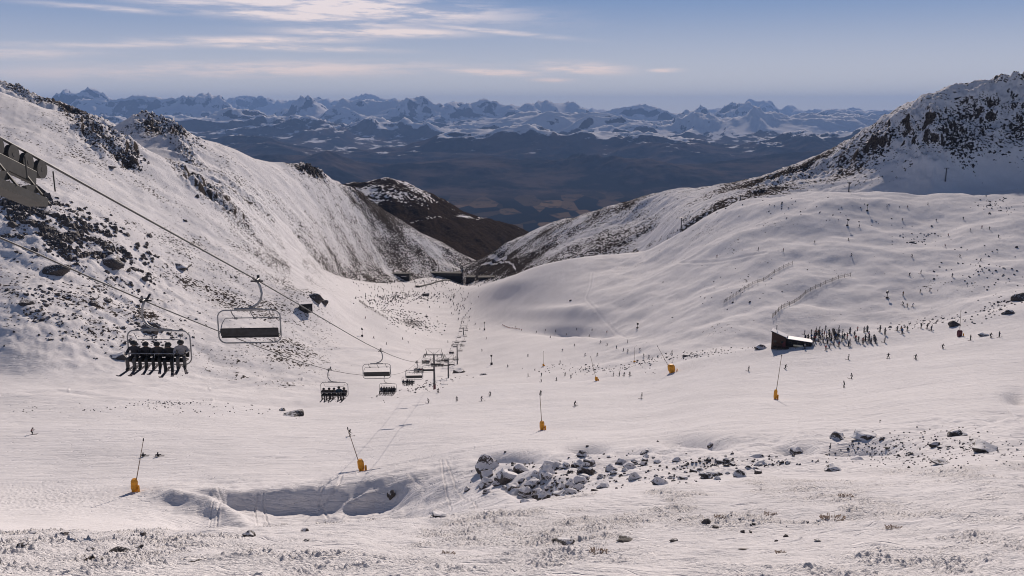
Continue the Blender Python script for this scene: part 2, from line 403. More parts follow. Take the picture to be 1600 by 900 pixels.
    Z += patch * np.minimum(1, D / 18) * (cl * .155 * (.5 + .9 * big) + cl2 * .13 * big) * np.clip(D / 30, .6, 1.3)
    # broken snow at the edge of the lift line and beside the piste
    chop = np.clip(blob(px, py, 80, 780, 120, 22) + blob(px, py, 520, 765, 50, 26, -30) + blob(px, py, 590, 735, 60, 10, -8) + .7 * blob(px, py, 900, 580, 110, 8)
                   + .8 * blob(px, py, 1060, 725, 260, 24, 0) + .6 * blob(px, py, 640, 760, 22, 40, 30) + .5 * blob(px, py, 300, 640, 260, 10), 0, 1) * sst(60, 75, D) * (D < 330)
    Z += chop * (.16 * np.abs(gn(X / .9, Y / .9, 41)) + .12 * gn(X / .45, Y / .45, 42)) * (1 - .8 * sst(240, 300, px) * sst(720, 660, px))
    # the piste is combed: low swells across it
    Z += mid * sst(118, 135, D) * .07 * gn(X / 14, Y / 1.6, 44) * (1 - np.clip(chop, 0, 1))
    smooth = np.zeros_like(Z)
    for pts, wd, dep, sm in TRACKS:
        xs = [p[0] for p in pts]; ys = [p[1] for p in pts]
        box = (px > min(xs) - 12) & (px < max(xs) + 12) & (py > min(ys) - 12) & (py < max(ys) + 12) & (D > 75)
        if not box.any(): continue
        d = polydist(px[box], py[box], pts)
        Z[box] -= dep * np.exp(-(d / wd) ** 2) - dep * .5 * np.exp(-((d - 2 * wd) / wd) ** 2)
        if sm: smooth[box] = np.maximum(smooth[box], np.exp(-(d / (wd * 1.2)) ** 4))
    # pits in the piste on the far right
    Z -= far * 5.0 * blob(px, py, 895, 517, 66, 5.5)
    Z -= 2.2 * blob(px, py, 1596, 618, 22, 9) * mid
    bare = np.zeros_like(Z)
    n = fbm(X, Y, 60, 3, .6, 51)
    bare += far * left * (.31 + .22 * n + .28 * sst(300, 560, px) * sst(330, 420, py))
    bare += scree * (.02 + .36 * fbm(X, Y, 22, 3, .6, 53)) + crag * .25
    bare += far * right * (.10 + .20 * n + .22 * sst(1250, 1000, px) * sst(470, 330, py))
    bare += far * (.30 * blob(px, py, 620, 505, 60, 16, 25) + .5 * blob(px, py, 650, 505, 26, 12) + .3 * blob(px, py, 640, 430, 80, 6))
    bare *= 1 - .8 * valley * sst(436, 446, py) * (1 - blob(px, py, 640, 505, 50, 16))
    bare += mid * chop * .12 + patch * .17 * sst(-.1, .3, fbm(X, Y, 4, 3, .6, 52))
    bare += fg * .06 + mid * .28 * blob(px, py, 1500, 700, 160, 26) + mid * .25 * blob(px, py, 1060, 735, 180, 24)
    bare *= 1 - smooth
    bare = np.clip(bare, 0, 1)
    rough = np.clip(fg * .5 + patch * .7 + .25 * chop, 0, 1)
    register(S, LD, Z)
    add_grid('snow_ground', X, Y, Z, M['snow'], {'bare': bare, 'crag': crag, 'rough': rough})
build_main()

# ------------------------------------------------------------------ the hills round the basin
def hill(name, pxk, tab, s0, s1, d0, d1, ns, nd, mat, detail):
    S = np.linspace(s0, s1, ns); LD = np.linspace(math.log(d0), math.log(d1), nd)
    T = sheet_T(tab, pxk, S, LD)
    Y = np.exp(LD)[None, :] * np.ones((ns, 1)); X = S[:, None] * Y; Z = T * Y
    px, py = project(X, Y, Z)
    Z, at = detail(X, Y, Z, px, py)
    register(S, LD, Z)
    return add_grid(name, X, Y, Z, mat, at)

def d_left(X, Y, Z, px, py):
    cr = np.clip(1.4 * blob(px, py, 255, 196, 45, 16, 25) + 1.1 * blob(px, py, 490, 265, 26, 10, 20) + .9 * blob(px, py, 290, 235, 20, 10, 30)
                 + .8 * blob(px, py, 570, 305, 30, 12, 35) + .35 * blob(px, py, 370, 300, 90, 25, 35), 0, 1)
    Z = Z + 6 * fbm(X, Y, 150, 4, .5, 61) + 1.0 * fbm(X, Y, 30, 3, .5, 62) + cr * (8 * (ridged(X, Y, 38, 4, .6, 63) - .95) + 4 * fbm(X, Y, 9, 3, .6, 66))
    # fluting running down the slope
    Z = Z - 3.5 * np.abs(gn((X * .8 + Y * .45) / 30, (Y) / 300, 65)) * sst(380, 500, px)
    n = fbm(X, Y, 90, 4, .6, 64)
    road = polydist(px, py, [(436, 335), (452, 380), (463, 410), (468, 440)])
    bare = .30 + .25 * n + .16 * sst(400, 560, px) + .14 * sst(480, 660, px) * sst(330, 400, py) + cr * .3 + .3 * blob(px, py, 600, 330, 60, 20, 35)
    bare *= 1 - np.exp(-(road / 8) ** 4)
    return Z, {'bare': np.clip(bare, 0, 1), 'crag': cr, 'rough': np.zeros_like(Z)}
LK = [180, 240, 300, 350, 410, 480, 540, 600, 640, 700, 760, 800]
LT = [[(330,650),(300,760),(260,900),(215,1050),(240,1250)],
      [(330,650),(300,760),(240,930),(183,1100),(215,1300)],
      [(350,640),(300,760),(250,920),(203,1080),(240,1250)],
      [(370,640),(320,760),(272,930),(222,1120),(260,1300)],
      [(420,640),(365,810),(300,990),(243,1190),(290,1390)],
      [(455,760),(405,920),(330,1110),(259,1310),(320,1500)],
      [(475,920),(422,1120),(352,1280),(287,1430),(350,1620)],
      [(480,1040),(433,1290),(378,1420),(326,1540),(380,1720)],
      [(480,1110),(434,1370),(395,1470),(350,1590),(400,1760)],
      [(480,1250),(434,1450),(408,1530),(381,1630),(430,1810)],
      [(480,1300),(438,1480),(425,1550),(412,1640),(450,1800)],
      [(480,1300),(450,1480),(440,1550),(430,1640),(460,1800)]]
hill('left_hill', LK, LT, (185-800)/F, (795-800)/F, 650, 1800, 620, 330, M['snowhill'], d_left)

def d_leftback(X, Y, Z, px, py):
    cr = np.clip(blob(px, py, 40, 145, 90, 14, 22) + .6 * blob(px, py, 150, 190, 60, 12, 25), 0, 1)
    Z = Z + 8 * fbm(X, Y, 120, 4, .5, 71) + cr * (10 * (ridged(X, Y, 60, 4, .6, 72) - .95) + 5 * fbm(X, Y, 12, 3, .6, 74))
    return Z, {'bare': np.clip(.25 + .3 * fbm(X, Y, 70, 3, .6, 73) + cr * .4, 0, 1), 'crag': cr, 'rough': np.zeros_like(Z)}
hill('left_ridge', [-400, -80, 0, 60, 130, 180, 215, 260, 320],
     [[(200,1200),(130,1420),(60,1600),(120,1900)], [(200,1200),(140,1420),(92,1600),(140,1900)], [(240,1200),(175,1400),(121,1560),(170,1900)],
      [(260,1200),(195,1400),(141,1560),(190,1900)], [(280,1200),(220,1400),(168,1560),(215,1900)],
      [(280,1200),(235,1400),(188,1560),(230,1900)], [(290,1200),(240,1400),(204,1560),(245,1900)],
      [(300,1200),(260,1400),(232,1560),(270,1900)], [(320,1200),(290,1400),(262,1560),(300,1900)]],
     -.93, (315-800)/F, 1200, 1900, 420, 160, M['snowhill'], d_leftback)

def d_brown(X, Y, Z, px, py):
    Z = Z + 14 * fbm(X, Y, 260, 4, .5, 81) - 10 * np.abs(gn((X + Y * .5) / 90, Y / 600, 82)) + 2 * fbm(X, Y, 30, 3, .6, 83)
    road = polydist(px, py, [(640, 345), (680, 342), (730, 340), (775, 338)])
    bare = .74 + .35 * fbm(X, Y, 120, 4, .6, 84) + .5 * sst(560, 700, px) * sst(296, 350, py)
    bare *= 1 - .5 * np.exp(-(road / 2.5) ** 2)
    return Z, {'bare': np.clip(bare, 0, 1.35), 'crag': np.zeros_like(Z), 'rough': np.zeros_like(Z)}
hill('brown_hill', [440, 500, 560, 610, 660, 700, 750, 790, 815, 850, 900],
     [[(430,1700),(350,2200),(300,2500),(340,3000)], [(430,1700),(350,2200),(296,2600),(340,3100)], [(440,1700),(360,2150),(284,2700),(330,3200)],
      [(450,1700),(370,2150),(277,2750),(320,3300)], [(450,1750),(375,2200),(295,2750),(335,3300)], [(450,1800),(392,2200),(315,2800),(350,3400)],
      [(440,1900),(400,2250),(337,2900),(370,3500)], [(420,2100),(388,2500),(348,2950),(380,3500)], [(400,2300),(378,2650),(358,3000),(390,3500)],
      [(405,2400),(390,2700),(376,3000),(400,3500)], [(425,2400),(410,2700),(400,3000),(420,3500)]],
     (440-800)/F, (895-800)/F, 1700, 3500, 420, 260, M['brown'], d_brown)

def d_right(X, Y, Z, px, py):
    cr = np.clip(1.3 * blob(px, py, 1480, 200, 75, 50, -20) + .9 * blob(px, py, 1580, 190, 50, 60) + .8 * blob(px, py, 1370, 220, 60, 26, -30)
                 + .8 * blob(px, py, 1250, 270, 90, 12, -18) + .9 * blob(px, py, 1590, 120, 40, 14, -10), 0, 1)
    Z = Z + 5 * fbm(X, Y, 140, 4, .5, 91) + 1.3 * fbm(X, Y, 24, 3, .6, 92)
    Z = Z + cr * sst(-60, 30, py - 105) * (9.5 * (ridged(X * 1.3, Y * .8, 50, 5, .55, 93) - .95) + 3.2 * fbm(X, Y, 8, 3, .6, 96))
    Z = Z - 3.0 * np.abs(gn((X * .7 - Y * .5) / 32, Y / 420, 95)) * sst(1150, 1000, px)
    n = fbm(X, Y, 80, 4, .6, 94)
    bare = .34 + .3 * n + cr * .24 + .2 * sst(1120, 950, px) + .22 * sst(1400, 1250, px) * sst(1050, 1150, px)
    bare -= .30 * blob(px, py, 1500, 290, 200, 26) + .2 * blob(px, py, 1560, 150, 40, 10)
    road = np.minimum(polydist(px, py, [(1060, 350), (1030, 362), (1003, 378), (1008, 410)]), polydist(px, py, [(1600, 282), (1480, 286), (1370, 297)]) * 2)
    bare *= 1 - np.exp(-(road / 6) ** 4)
    bare += .45 * blob(px, py, 775, 415, 45, 22)
    loop_ = np.minimum(polydist(px, py, [(752, 415), (766, 410), (788, 408), (800, 413), (805, 420)]), polydist(px, py, [(765, 402), (790, 402)]) * .45)
    bare *= 1 - np.exp(-(loop_ / 1.0) ** 4)
    return Z, {'bare': np.clip(bare, 0, 1.2), 'crag': cr, 'rough': np.zeros_like(Z)}
RK = [720, 765, 800, 830, 862, 930, 1000, 1063, 1150, 1250, 1350, 1400, 1450, 1520, 1600, 1700, 2050]
RT = [[(470,1100),(446,1250),(432,1400),(415,1550),(440,1800)],
      [(470,1050),(440,1200),(418,1350),(397,1500),(430,1750)], [(465,1000),(433,1120),(405,1260),(377,1430),(420,1650)],
      [(460,960),(430,1060),(395,1210),(361,1390),(400,1600)], [(455,920),(425,1010),(386,1160),(346,1360),(390,1600)],
      [(450,880),(408,980),(365,1120),(328,1290),(370,1500)], [(450,840),(400,930),(350,1080),(307,1230),(350,1450)],
      [(440,780),(352,850),(320,990),(296,1150),(340,1400)], [(400,740),(318,800),(300,930),(281,1090),(320,1300)],
      [(380,700),(306,770),(272,900),(247,1010),(290,1200)], [(380,680),(309,740),(250,815),(192,880),(240,1050)],
      [(380,670),(308,730),(235,795),(161,862),(210,1030)], [(380,660),(308,722),(222,780),(140,845),(200,1020)],
      [(380,650),(300,735),(215,785),(130,850),(170,1020)], [(380,640),(298,725),(195,780),(101,850),(150,1020)],
      [(380,640),(296,722),(175,778),(70,850),(120,1020)], [(380,640),(296,722),(175,778),(70,850),(120,1020)]]
hill('right_mountain', RK, RT, (722-800)/F, .93, 640, 1800, 900, 460, M['snowhill'], d_right)

# ------------------------------------------------------------------ the plain and the far ranges
def far_mat():
    m, t, b = new_mat('far_country')
    tc = t.node('ShaderNodeTexCoord'); P = tc.outputs['Object']
    at = t.node('ShaderNodeAttribute'); at.attribute_name = 'snow'; sn = at.outputs['Fac']
    n = t.noise(P, .0016, 7, .65)
    g = t.node('ShaderNodeNewGeometry'); sp = t.node('ShaderNodeSeparateXYZ'); t.l.new(g.outputs['Normal'], sp.inputs[0])
    v = t.m('ADD', sn, t.m('MULTIPLY', t.m('SUBTRACT', n, .5), 1.6))
    v = t.m('ADD', v, t.m('MULTIPLY', t.m('SUBTRACT', sp.outputs[2], .88), 2.6))
    mask = t.ramp(v, .42, .58)
    vo = t.node('ShaderNodeTexVoronoi'); t.l.new(t.mapping(P, (1, .42, 1), (0, 0, .4)), vo.inputs['Vector']); vo.inputs['Scale'].default_value = .0030
    sepc = t.node('ShaderNodeSeparateColor'); t.l.new(vo.outputs['Color'], sepc.inputs[0])
    field = t.mix(t.ramp(sepc.outputs[0], .35, .95), (.012, .013, .012, 1), (.17, .115, .065, 1))
    hedge = t.ramp(t.noise(P, .004, 5, .7), .52, .60)
    field = t.mix(t.m('MULTIPLY', hedge, .75), field, (.007, .009, .009, 1))
    at2 = t.node('ShaderNodeAttribute'); at2.attribute_name = 'plain'
    slope = t.mix(t.ramp(t.noise(P, .0009, 6, .65), .4, .62), (.014, .016, .018, 1), (.085, .064, .054, 1))
    land = t.mix(at2.outputs['Fac'], slope, field)
    t.put(b.inputs['Base Color'], t.mix(mask, land, (.80, .78, .78, 1)))
    b.inputs['Roughness'].default_value = 1
    b.inputs['Specular IOR Level'].default_value = 0
    return m
M['far'] = far_mat()
PLAIN = -1560
def build_far():
    S = np.linspace(-.95, .95, 900)
    LD = np.concatenate([np.linspace(math.log(3500), math.log(14000), 120)[:-1], np.linspace(math.log(14000), math.log(85000), 620)])
    Y = np.exp(LD)[None, :] * np.ones((len(S), 1)); X = S[:, None] * Y
    px = 800 + F * S / CT * .985
    # ranges: distance, width, crest line as pixel pairs, ridge scale
    ranges = [
        (17500, 2300, [(-200,262),(200,262),(330,252),(420,246),(520,243),(600,258),(680,250),(760,244),(860,248),(980,246),(1100,243),(1250,240),(1400,240),(1800,245)], 5200, .40),
        (24000, 2900, [(-200,215),(100,215),(330,218),(420,204),(500,224),(620,224),(700,208),(800,198),(880,204),(930,208),(1000,207),(1100,212),(1200,207),(1300,205),(1400,200),(1800,210)], 6200, .5),
        (34000, 4300, [(-200,190),(100,188),(250,180),(370,176),(470,186),(600,186),(700,188),(760,186),(820,182),(880,180),(960,174),(1040,176),(1100,182),(1180,176),(1250,172),(1330,176),(1400,186),(1800,185)], 7000, .62),
        (50000, 3800, [(-200,160),(60,165),(110,140),(150,134),(190,150),(260,152),(310,149),(380,156),(430,162),(500,156),(540,145),(580,147),(660,155),(740,157),(810,154),(900,163),(960,163),(1060,170),(1160,165),(1260,176),(1320,172),(1400,178),(1800,178)], 8500, .66),
        (72000, 4500, [(-200,165),(560,150),(700,162),(900,170),(1100,172),(1150,164),(1170,157),(1200,162),(1260,174),(1320,166),(1360,174),(1800,178)], 7000, .5)]
    Z = np.full_like(X, PLAIN) + 25 * fbm(X, Y, 2500, 3, .5, 101)
    Z[Y < 9000] += 0
    cover = np.zeros_like(X)
    for k, (Dc, wd, crest, wl, amp) in enumerate(ranges):
        cp = np.interp(px, [c[0] for c in crest], [c[1] for c in crest])
        tt = np.array([st_of(800, c)[1] for c in cp])
        top = (tt * Dc)[:, None]
        warp = Dc + 1800 * gn(X / 9000, Y / 9000, 110 + k)
        q = (Y - warp) / wd
        prof = np.exp(-np.where(q < 0, np.abs(q * .9) ** 1.7, np.abs(q) ** 2))
        rd = ridged(X + 2500 * gn(X / 7000, Y / 7000, 120 + k), Y + 2500 * gn(X / 7000, Y / 7000, 130 + k), wl * .75, 8, .56, 140 + k * 7) / 1.85
        h = PLAIN + (top - PLAIN) * prof * (1 - amp + amp * (rd + .16))
        Z = np.maximum(Z, h); 
    # ground rises out of the plain beneath the basin so that nothing floats
    alt = Z
    e = sst(-950, 300, alt) * .72 + .22 * sst(15, 40, (Y / 1000)) + .62 * sst(520, 720, px)[:, None] * sst(21000, 25500, Y) * sst(44000, 38000, Y) * sst(-1000, -450, alt)
    e = e - .45 * sst(22500, 19500, Y)
    snow = np.clip(e, -1, 1.2)
    plain = sst(PLAIN + 160, PLAIN + 60, Z)
    snow = np.where(plain > .5, -1, snow)
    register(S, LD, Z)
    add_grid('mountain_ranges', X, Y, Z, M['far'], {'snow': snow, 'plain': plain})
build_far()
# the air between here and the ranges
def build_haze():
    m = bpy.data.materials.new('mountain_air'); m.use_nodes = True; t = NT(m.node_tree); t.n.clear()
    out = t.node('ShaderNodeOutputMaterial'); v = t.node('ShaderNodeVolumePrincipled')
    v.inputs['Color'].default_value = (.33, .54, 1.0, 1); v.inputs['Density'].default_value = 1.6e-5; v.inputs['Anisotropy'].default_value = 0.0
    t.l.new(v.outputs[0], out.inputs['Volume'])
    bm = bmesh.new(); bmesh.ops.create_cube(bm, size=1)
    zmax = max(float((T * np.exp(LD)[None, :]).max()) for S, LD, T in SHEETS); zmin = min(float((T * np.exp(LD)[None, :]).min()) for S, LD, T in SHEETS)
    z0, z1 = zmin - 1, zmax + 20
    for q in bm.verts: q.co = Vector((q.co.x * 190000, q.co.y * 100000 + 42000, z0 if q.co.z < 0 else z1))
    me = bpy.data.meshes.new('haze'); bm.to_mesh(me); bm.free(); me.materials.append(m)
    o = bpy.data.objects.new('haze', me); C.objects.link(o); o['kind'] = 'stuff'; o['label'] = 'thin blue mountain air over the far valley'
build_haze()
# ------------------------------------------------------------------ building blocks for things
def smat(key, *a, **k):
    if key not in M: M[key] = simple(key, *a, **k)
    return M[key]
smat('galvanised_steel', (.045, .045, .044), .6, .3, .2, 3)
smat('dark_steel', (.055, .055, .06), .5, .5, .3, 3)
smat('black_rubber', (.03, .03, .032), .8, 0, .3, 8)
smat('chair_grey', (.26, .26, .27), .45, .5, .2, 3)
smat('seat_padding', (.022, .022, .026), .7, 0, .35, 5)
smat('tower_steel', (.09, .09, .10), .5, .4, .25, 2)
smat('red_paint', (.10, .018, .03), .5, 0, .25, 3)
smat('yellow_padding', (.70, .30, .02), .65, 0, .18, 2.5, .2)
smat('lance_metal', (.20, .15, .12), .4, .5, .2, 3)
smat('weathered_wood', (.09, .07, .055), .85, 0, .35, 5, .3)
smat('brown_cladding', (.055, .028, .020), .75, 0, .35, 4, .3)
smat('dark_cladding', (.012, .011, .012), .8, 0, .35, 2, .2)
smat('roof_snow', (.80, .77, .78), .6, 0, .04, 1.5, .4)
smat('banner_cloth', (.80, .72, .50), .7, 0, .1, 2)
smat('window_glass', (.02, .025, .03), .12, 0, .2, 2)
smat('skin', (.45, .27, .2), .6)
smat('ski_base', (.08, .07, .08), .8, 0, .4, 4)
smat('red_netting', (.22, .06, .05), .8, 0, .2, 2)
smat('dry_tussock', (.42, .33, .26), .9, 0, .35, 20)
JACKETS = []
for i, c in enumerate([(.018,.018,.022),(.03,.028,.035),(.022,.03,.06),(.05,.045,.045),(.16,.02,.02),(.10,.09,.09),(.02,.05,.08),(.035,.05,.03),(.3,.28,.28),(.20,.09,.03),(.30,.03,.03),(.03,.10,.25)]):
    JACKETS.append(smat('jacket_cloth_%d' % i, c, .75, 0, .2, 6))
PANTS = [smat('trouser_cloth_%d' % i, c, .8, 0, .2, 6) for i, c in enumerate([(.018,.018,.02),(.035,.033,.035),(.08,.075,.075),(.04,.035,.03)])]

def rock_mat():
    m, t, b = new_mat('snowy_rock')
    tc = t.node('ShaderNodeTexCoord'); P = tc.outputs['Object']
    g = t.node('ShaderNodeNewGeometry'); sp = t.node('ShaderNodeSeparateXYZ'); t.l.new(g.outputs['Normal'], sp.inputs[0])
    n = t.noise(g.outputs['Position'], 1.6, 5, .65)
    at = t.node('ShaderNodeAttribute'); at.attribute_type = 'OBJECT'; at.attribute_name = 'snowcap'
    v = t.m('ADD', sp.outputs[2], t.m('MULTIPLY', t.m('SUBTRACT', n, .5), 1.1))
    th = t.m('SUBTRACT', 1.02, t.m('MULTIPLY', at.outputs['Fac'], .8))
    mask = t.ramp(v, th, t.m('ADD', th, .07))
    n2 = t.noise(g.outputs['Position'], 3.5, 5, .7)
    rc = t.mix(t.ramp(n2, .35, .65), (.028, .025, .025, 1), (.115, .098, .090, 1))
    t.put(b.inputs['Base Color'], t.mix(mask, rc, SNOW + (1,)))
    b.inputs['Roughness'].default_value = .8
    bp = t.node('ShaderNodeBump', {'Strength': .7, 'Distance': .15, 'Height': t.m('ADD', n2, t.m('MULTIPLY', mask, .6))})
    t.l.new(bp.outputs[0], b.inputs['Normal'])
    return m
M['rock'] = rock_mat()

class MB:
    """collects shapes for ONE mesh"""
    def __init__(s): s.bm = bmesh.new()
    def box(s, c, size, rot=None, bevel=0.0):
        r = bmesh.ops.create_cube(s.bm, size=1)
        vs = r['verts']
        mt = Matrix.Translation(c) @ ((rot or Euler((0,0,0))).to_matrix().to_4x4()) @ Matrix.Diagonal((*size, 1))
        bmesh.ops.transform(s.bm, matrix=mt, verts=vs)
        if bevel:
            es = list({e for v in vs for e in v.link_edges})
            bmesh.ops.bevel(s.bm, geom=es, offset=bevel, segments=1, affect='EDGES')
        return s
    def bar(s, a, b, r, r2=None, n=8):
        a = Vector(a); b = Vector(b); d = b - a
        q = bmesh.ops.create_cone(s.bm, cap_ends=True, segments=n, radius1=r, radius2=r if r2 is None else r2, depth=d.length)
        mt = Matrix.Translation((a + b) / 2) @ d.to_track_quat('Z', 'Y').to_matrix().to_4x4()
        bmesh.ops.transform(s.bm, matrix=mt, verts=q['verts']); return s
    def tube(s, pts, r, n=6, closed=False):
        pts = [Vector(p) for p in pts]; rings = []; K = len(pts)
        for i, p in enumerate(pts):
            a = pts[(i - 1) % K] if (closed or i > 0) else p
            b = pts[(i + 1) % K] if (closed or i < K - 1) else p
            d = (b - a).normalized()
            up = Vector((0, 0, 1)) if abs(d.z) < .97 else Vector((0, 1, 0))
            x = d.cross(up).normalized(); y = x.cross(d).normalized()
            rr = r[i] if isinstance(r, (list, tuple)) else r
            rings.append([s.bm.verts.new(p + (x * math.cos(2*math.pi*k/n) + y * math.sin(2*math.pi*k/n)) * rr) for k in range(n)])
        for i in range(K if closed else K - 1):
            A = rings[i]; B = rings[(i + 1) % K]
            for k in range(n): s.bm.faces.new((A[k], A[(k+1) % n], B[(k+1) % n], B[k]))
        if not closed:
            s.bm.faces.new(rings[0][::-1]); s.bm.faces.new(rings[-1])
        return s
    def ball(s, c, size, sub=2):
        q = bmesh.ops.create_icosphere(s.bm, subdivisions=sub, radius=1)
        bmesh.ops.transform(s.bm, matrix=Matrix.Translation(c) @ Matrix.Diagonal((*size, 1)), verts=q['verts']); return s
    def prism(s, prof, y0, y1, axis='y'):
        f = (lambda a, b, y: (a, y, b)) if axis == 'y' else (lambda a, b, y: (y, a, b))
        A = [s.bm.verts.new(f(a, b, y0)) for a, b in prof]; B = [s.bm.verts.new(f(a, b, y1)) for a, b in prof]
        n = len(prof)
        for i in range(n): s.bm.faces.new((A[i], A[(i+1) % n], B[(i+1) % n], B[i]))
        s.bm.faces.new(A[::-1]); s.bm.faces.new(B); return s
    def build(s, name, mat, parent=None, smooth=False):
        bmesh.ops.recalc_face_normals(s.bm, faces=s.bm.faces)
        me = bpy.data.meshes.new(name); s.bm.to_mesh(me); s.bm.free()
        if smooth: me.polygons.foreach_set('use_smooth', np.ones(len(me.polygons), bool))
        me.materials.append(mat)
        o = bpy.data.objects.new(name, me); C.objects.link(o)
        if parent: o.parent = parent
        return o
def empty(name, loc=(0,0,0), rz=0):
    o = bpy.data.objects.new(name, None); C.objects.link(o); o.location = loc; o.rotation_euler = (0, 0, rz); o.empty_display_size = .3; return o
def tag(o, label, cat, group=None):
    o['label'] = label; o['category'] = cat
    if group: o['group'] = group
    return o
def copy_tree(o, parent=None):
    c = o.copy(); C.objects.link(c)
    if parent: c.parent = parent
    for ch in list(KIDS.get(o.name, [])): copy_tree(ch, c)
    return c
KIDS = {}
def index_kids(root):
    for o in root.children:
        KIDS.setdefault(root.name, []).append(o); index_kids(o)
def drop(o):                              # remove a prototype and its parts
    for ch in list(o.children): drop(ch)
    bpy.data.objects.remove(o)

# ------------------------------------------------------------------ people
def skin_body(name, J, E, rad, mats, regions, root='pelvis'):
    names = list(J); bm = bmesh.new(); lay = bm.verts.layers.skin.verify(); vs = {n: bm.verts.new(J[n]) for n in names}
    for a, b in E: bm.edges.new((vs[a], vs[b]))
    bm.verts.ensure_lookup_table()
    for n in names:
        r = rad[n]; r = r if isinstance(r, tuple) else (r, r)
        vs[n][lay].radius = r; vs[n][lay].use_root = (n == root)
    me = bpy.data.meshes.new('tmp'); bm.to_mesh(me); bm.free()
    o = bpy.data.objects.new('tmp', me); C.objects.link(o)
    o.modifiers.new('s', 'SKIN').branch_smoothing = .4
    sb = o.modifiers.new('b', 'SUBSURF'); sb.levels = 1
    dg = bpy.context.evaluated_depsgraph_get(); dg.update()
    out = bpy.data.meshes.new_from_object(o.evaluated_get(dg)); out.name = name
    bpy.data.objects.remove(o); bpy.data.meshes.remove(me)
    out.materials.clear()
    for m in mats: out.materials.append(m)
    segs = [(Vector(J[a]), Vector(J[b]), regions.get(b, regions.get(a, 0))) for a, b in E]
    for p in out.polygons:
        c = p.center; best = 1e9; k = 0
        for a, b, r in segs:
            d = b - a; t = max(0, min(1, (c - a).dot(d) / d.length_squared)); q = (a + d * t - c).length
            if q < best: best = q; k = r
        p.material_index = k; p.use_smooth = True
    return out
RAD = dict(pelvis=(.17,.13), waist=(.155,.12), chest=(.19,.14), neck=.065, head=.095, crown=.07,
           shl=.085, shr=.085, ell=.06, elr=.06, wrl=.045, wrr=.045, hal=.05, har=.05,
           hil=.11, hir=.11, knl=.08, knr=.08, anl=.07, anr=.07, tol=.06, tor=.06)
EDG = [('pelvis','waist'),('waist','chest'),('chest','neck'),('neck','head'),('head','crown'),
       ('chest','shl'),('shl','ell'),('ell','wrl'),('wrl','hal'),('chest','shr'),('shr','elr'),('elr','wrr'),('wrr','har'),
       ('pelvis','hil'),('hil','knl'),('knl','anl'),('anl','tol'),('pelvis','hir'),('hir','knr'),('knr','anr'),('anr','tor')]
REG = dict(pelvis=1, waist=0, chest=0, neck=0, head=2, crown=2, shl=0, shr=0, ell=0, elr=0, wrl=0, wrr=0, hal=3, har=3,
           hil=1, hir=1, knl=1, knr=1, anl=1, anr=1, tol=3, tor=3)
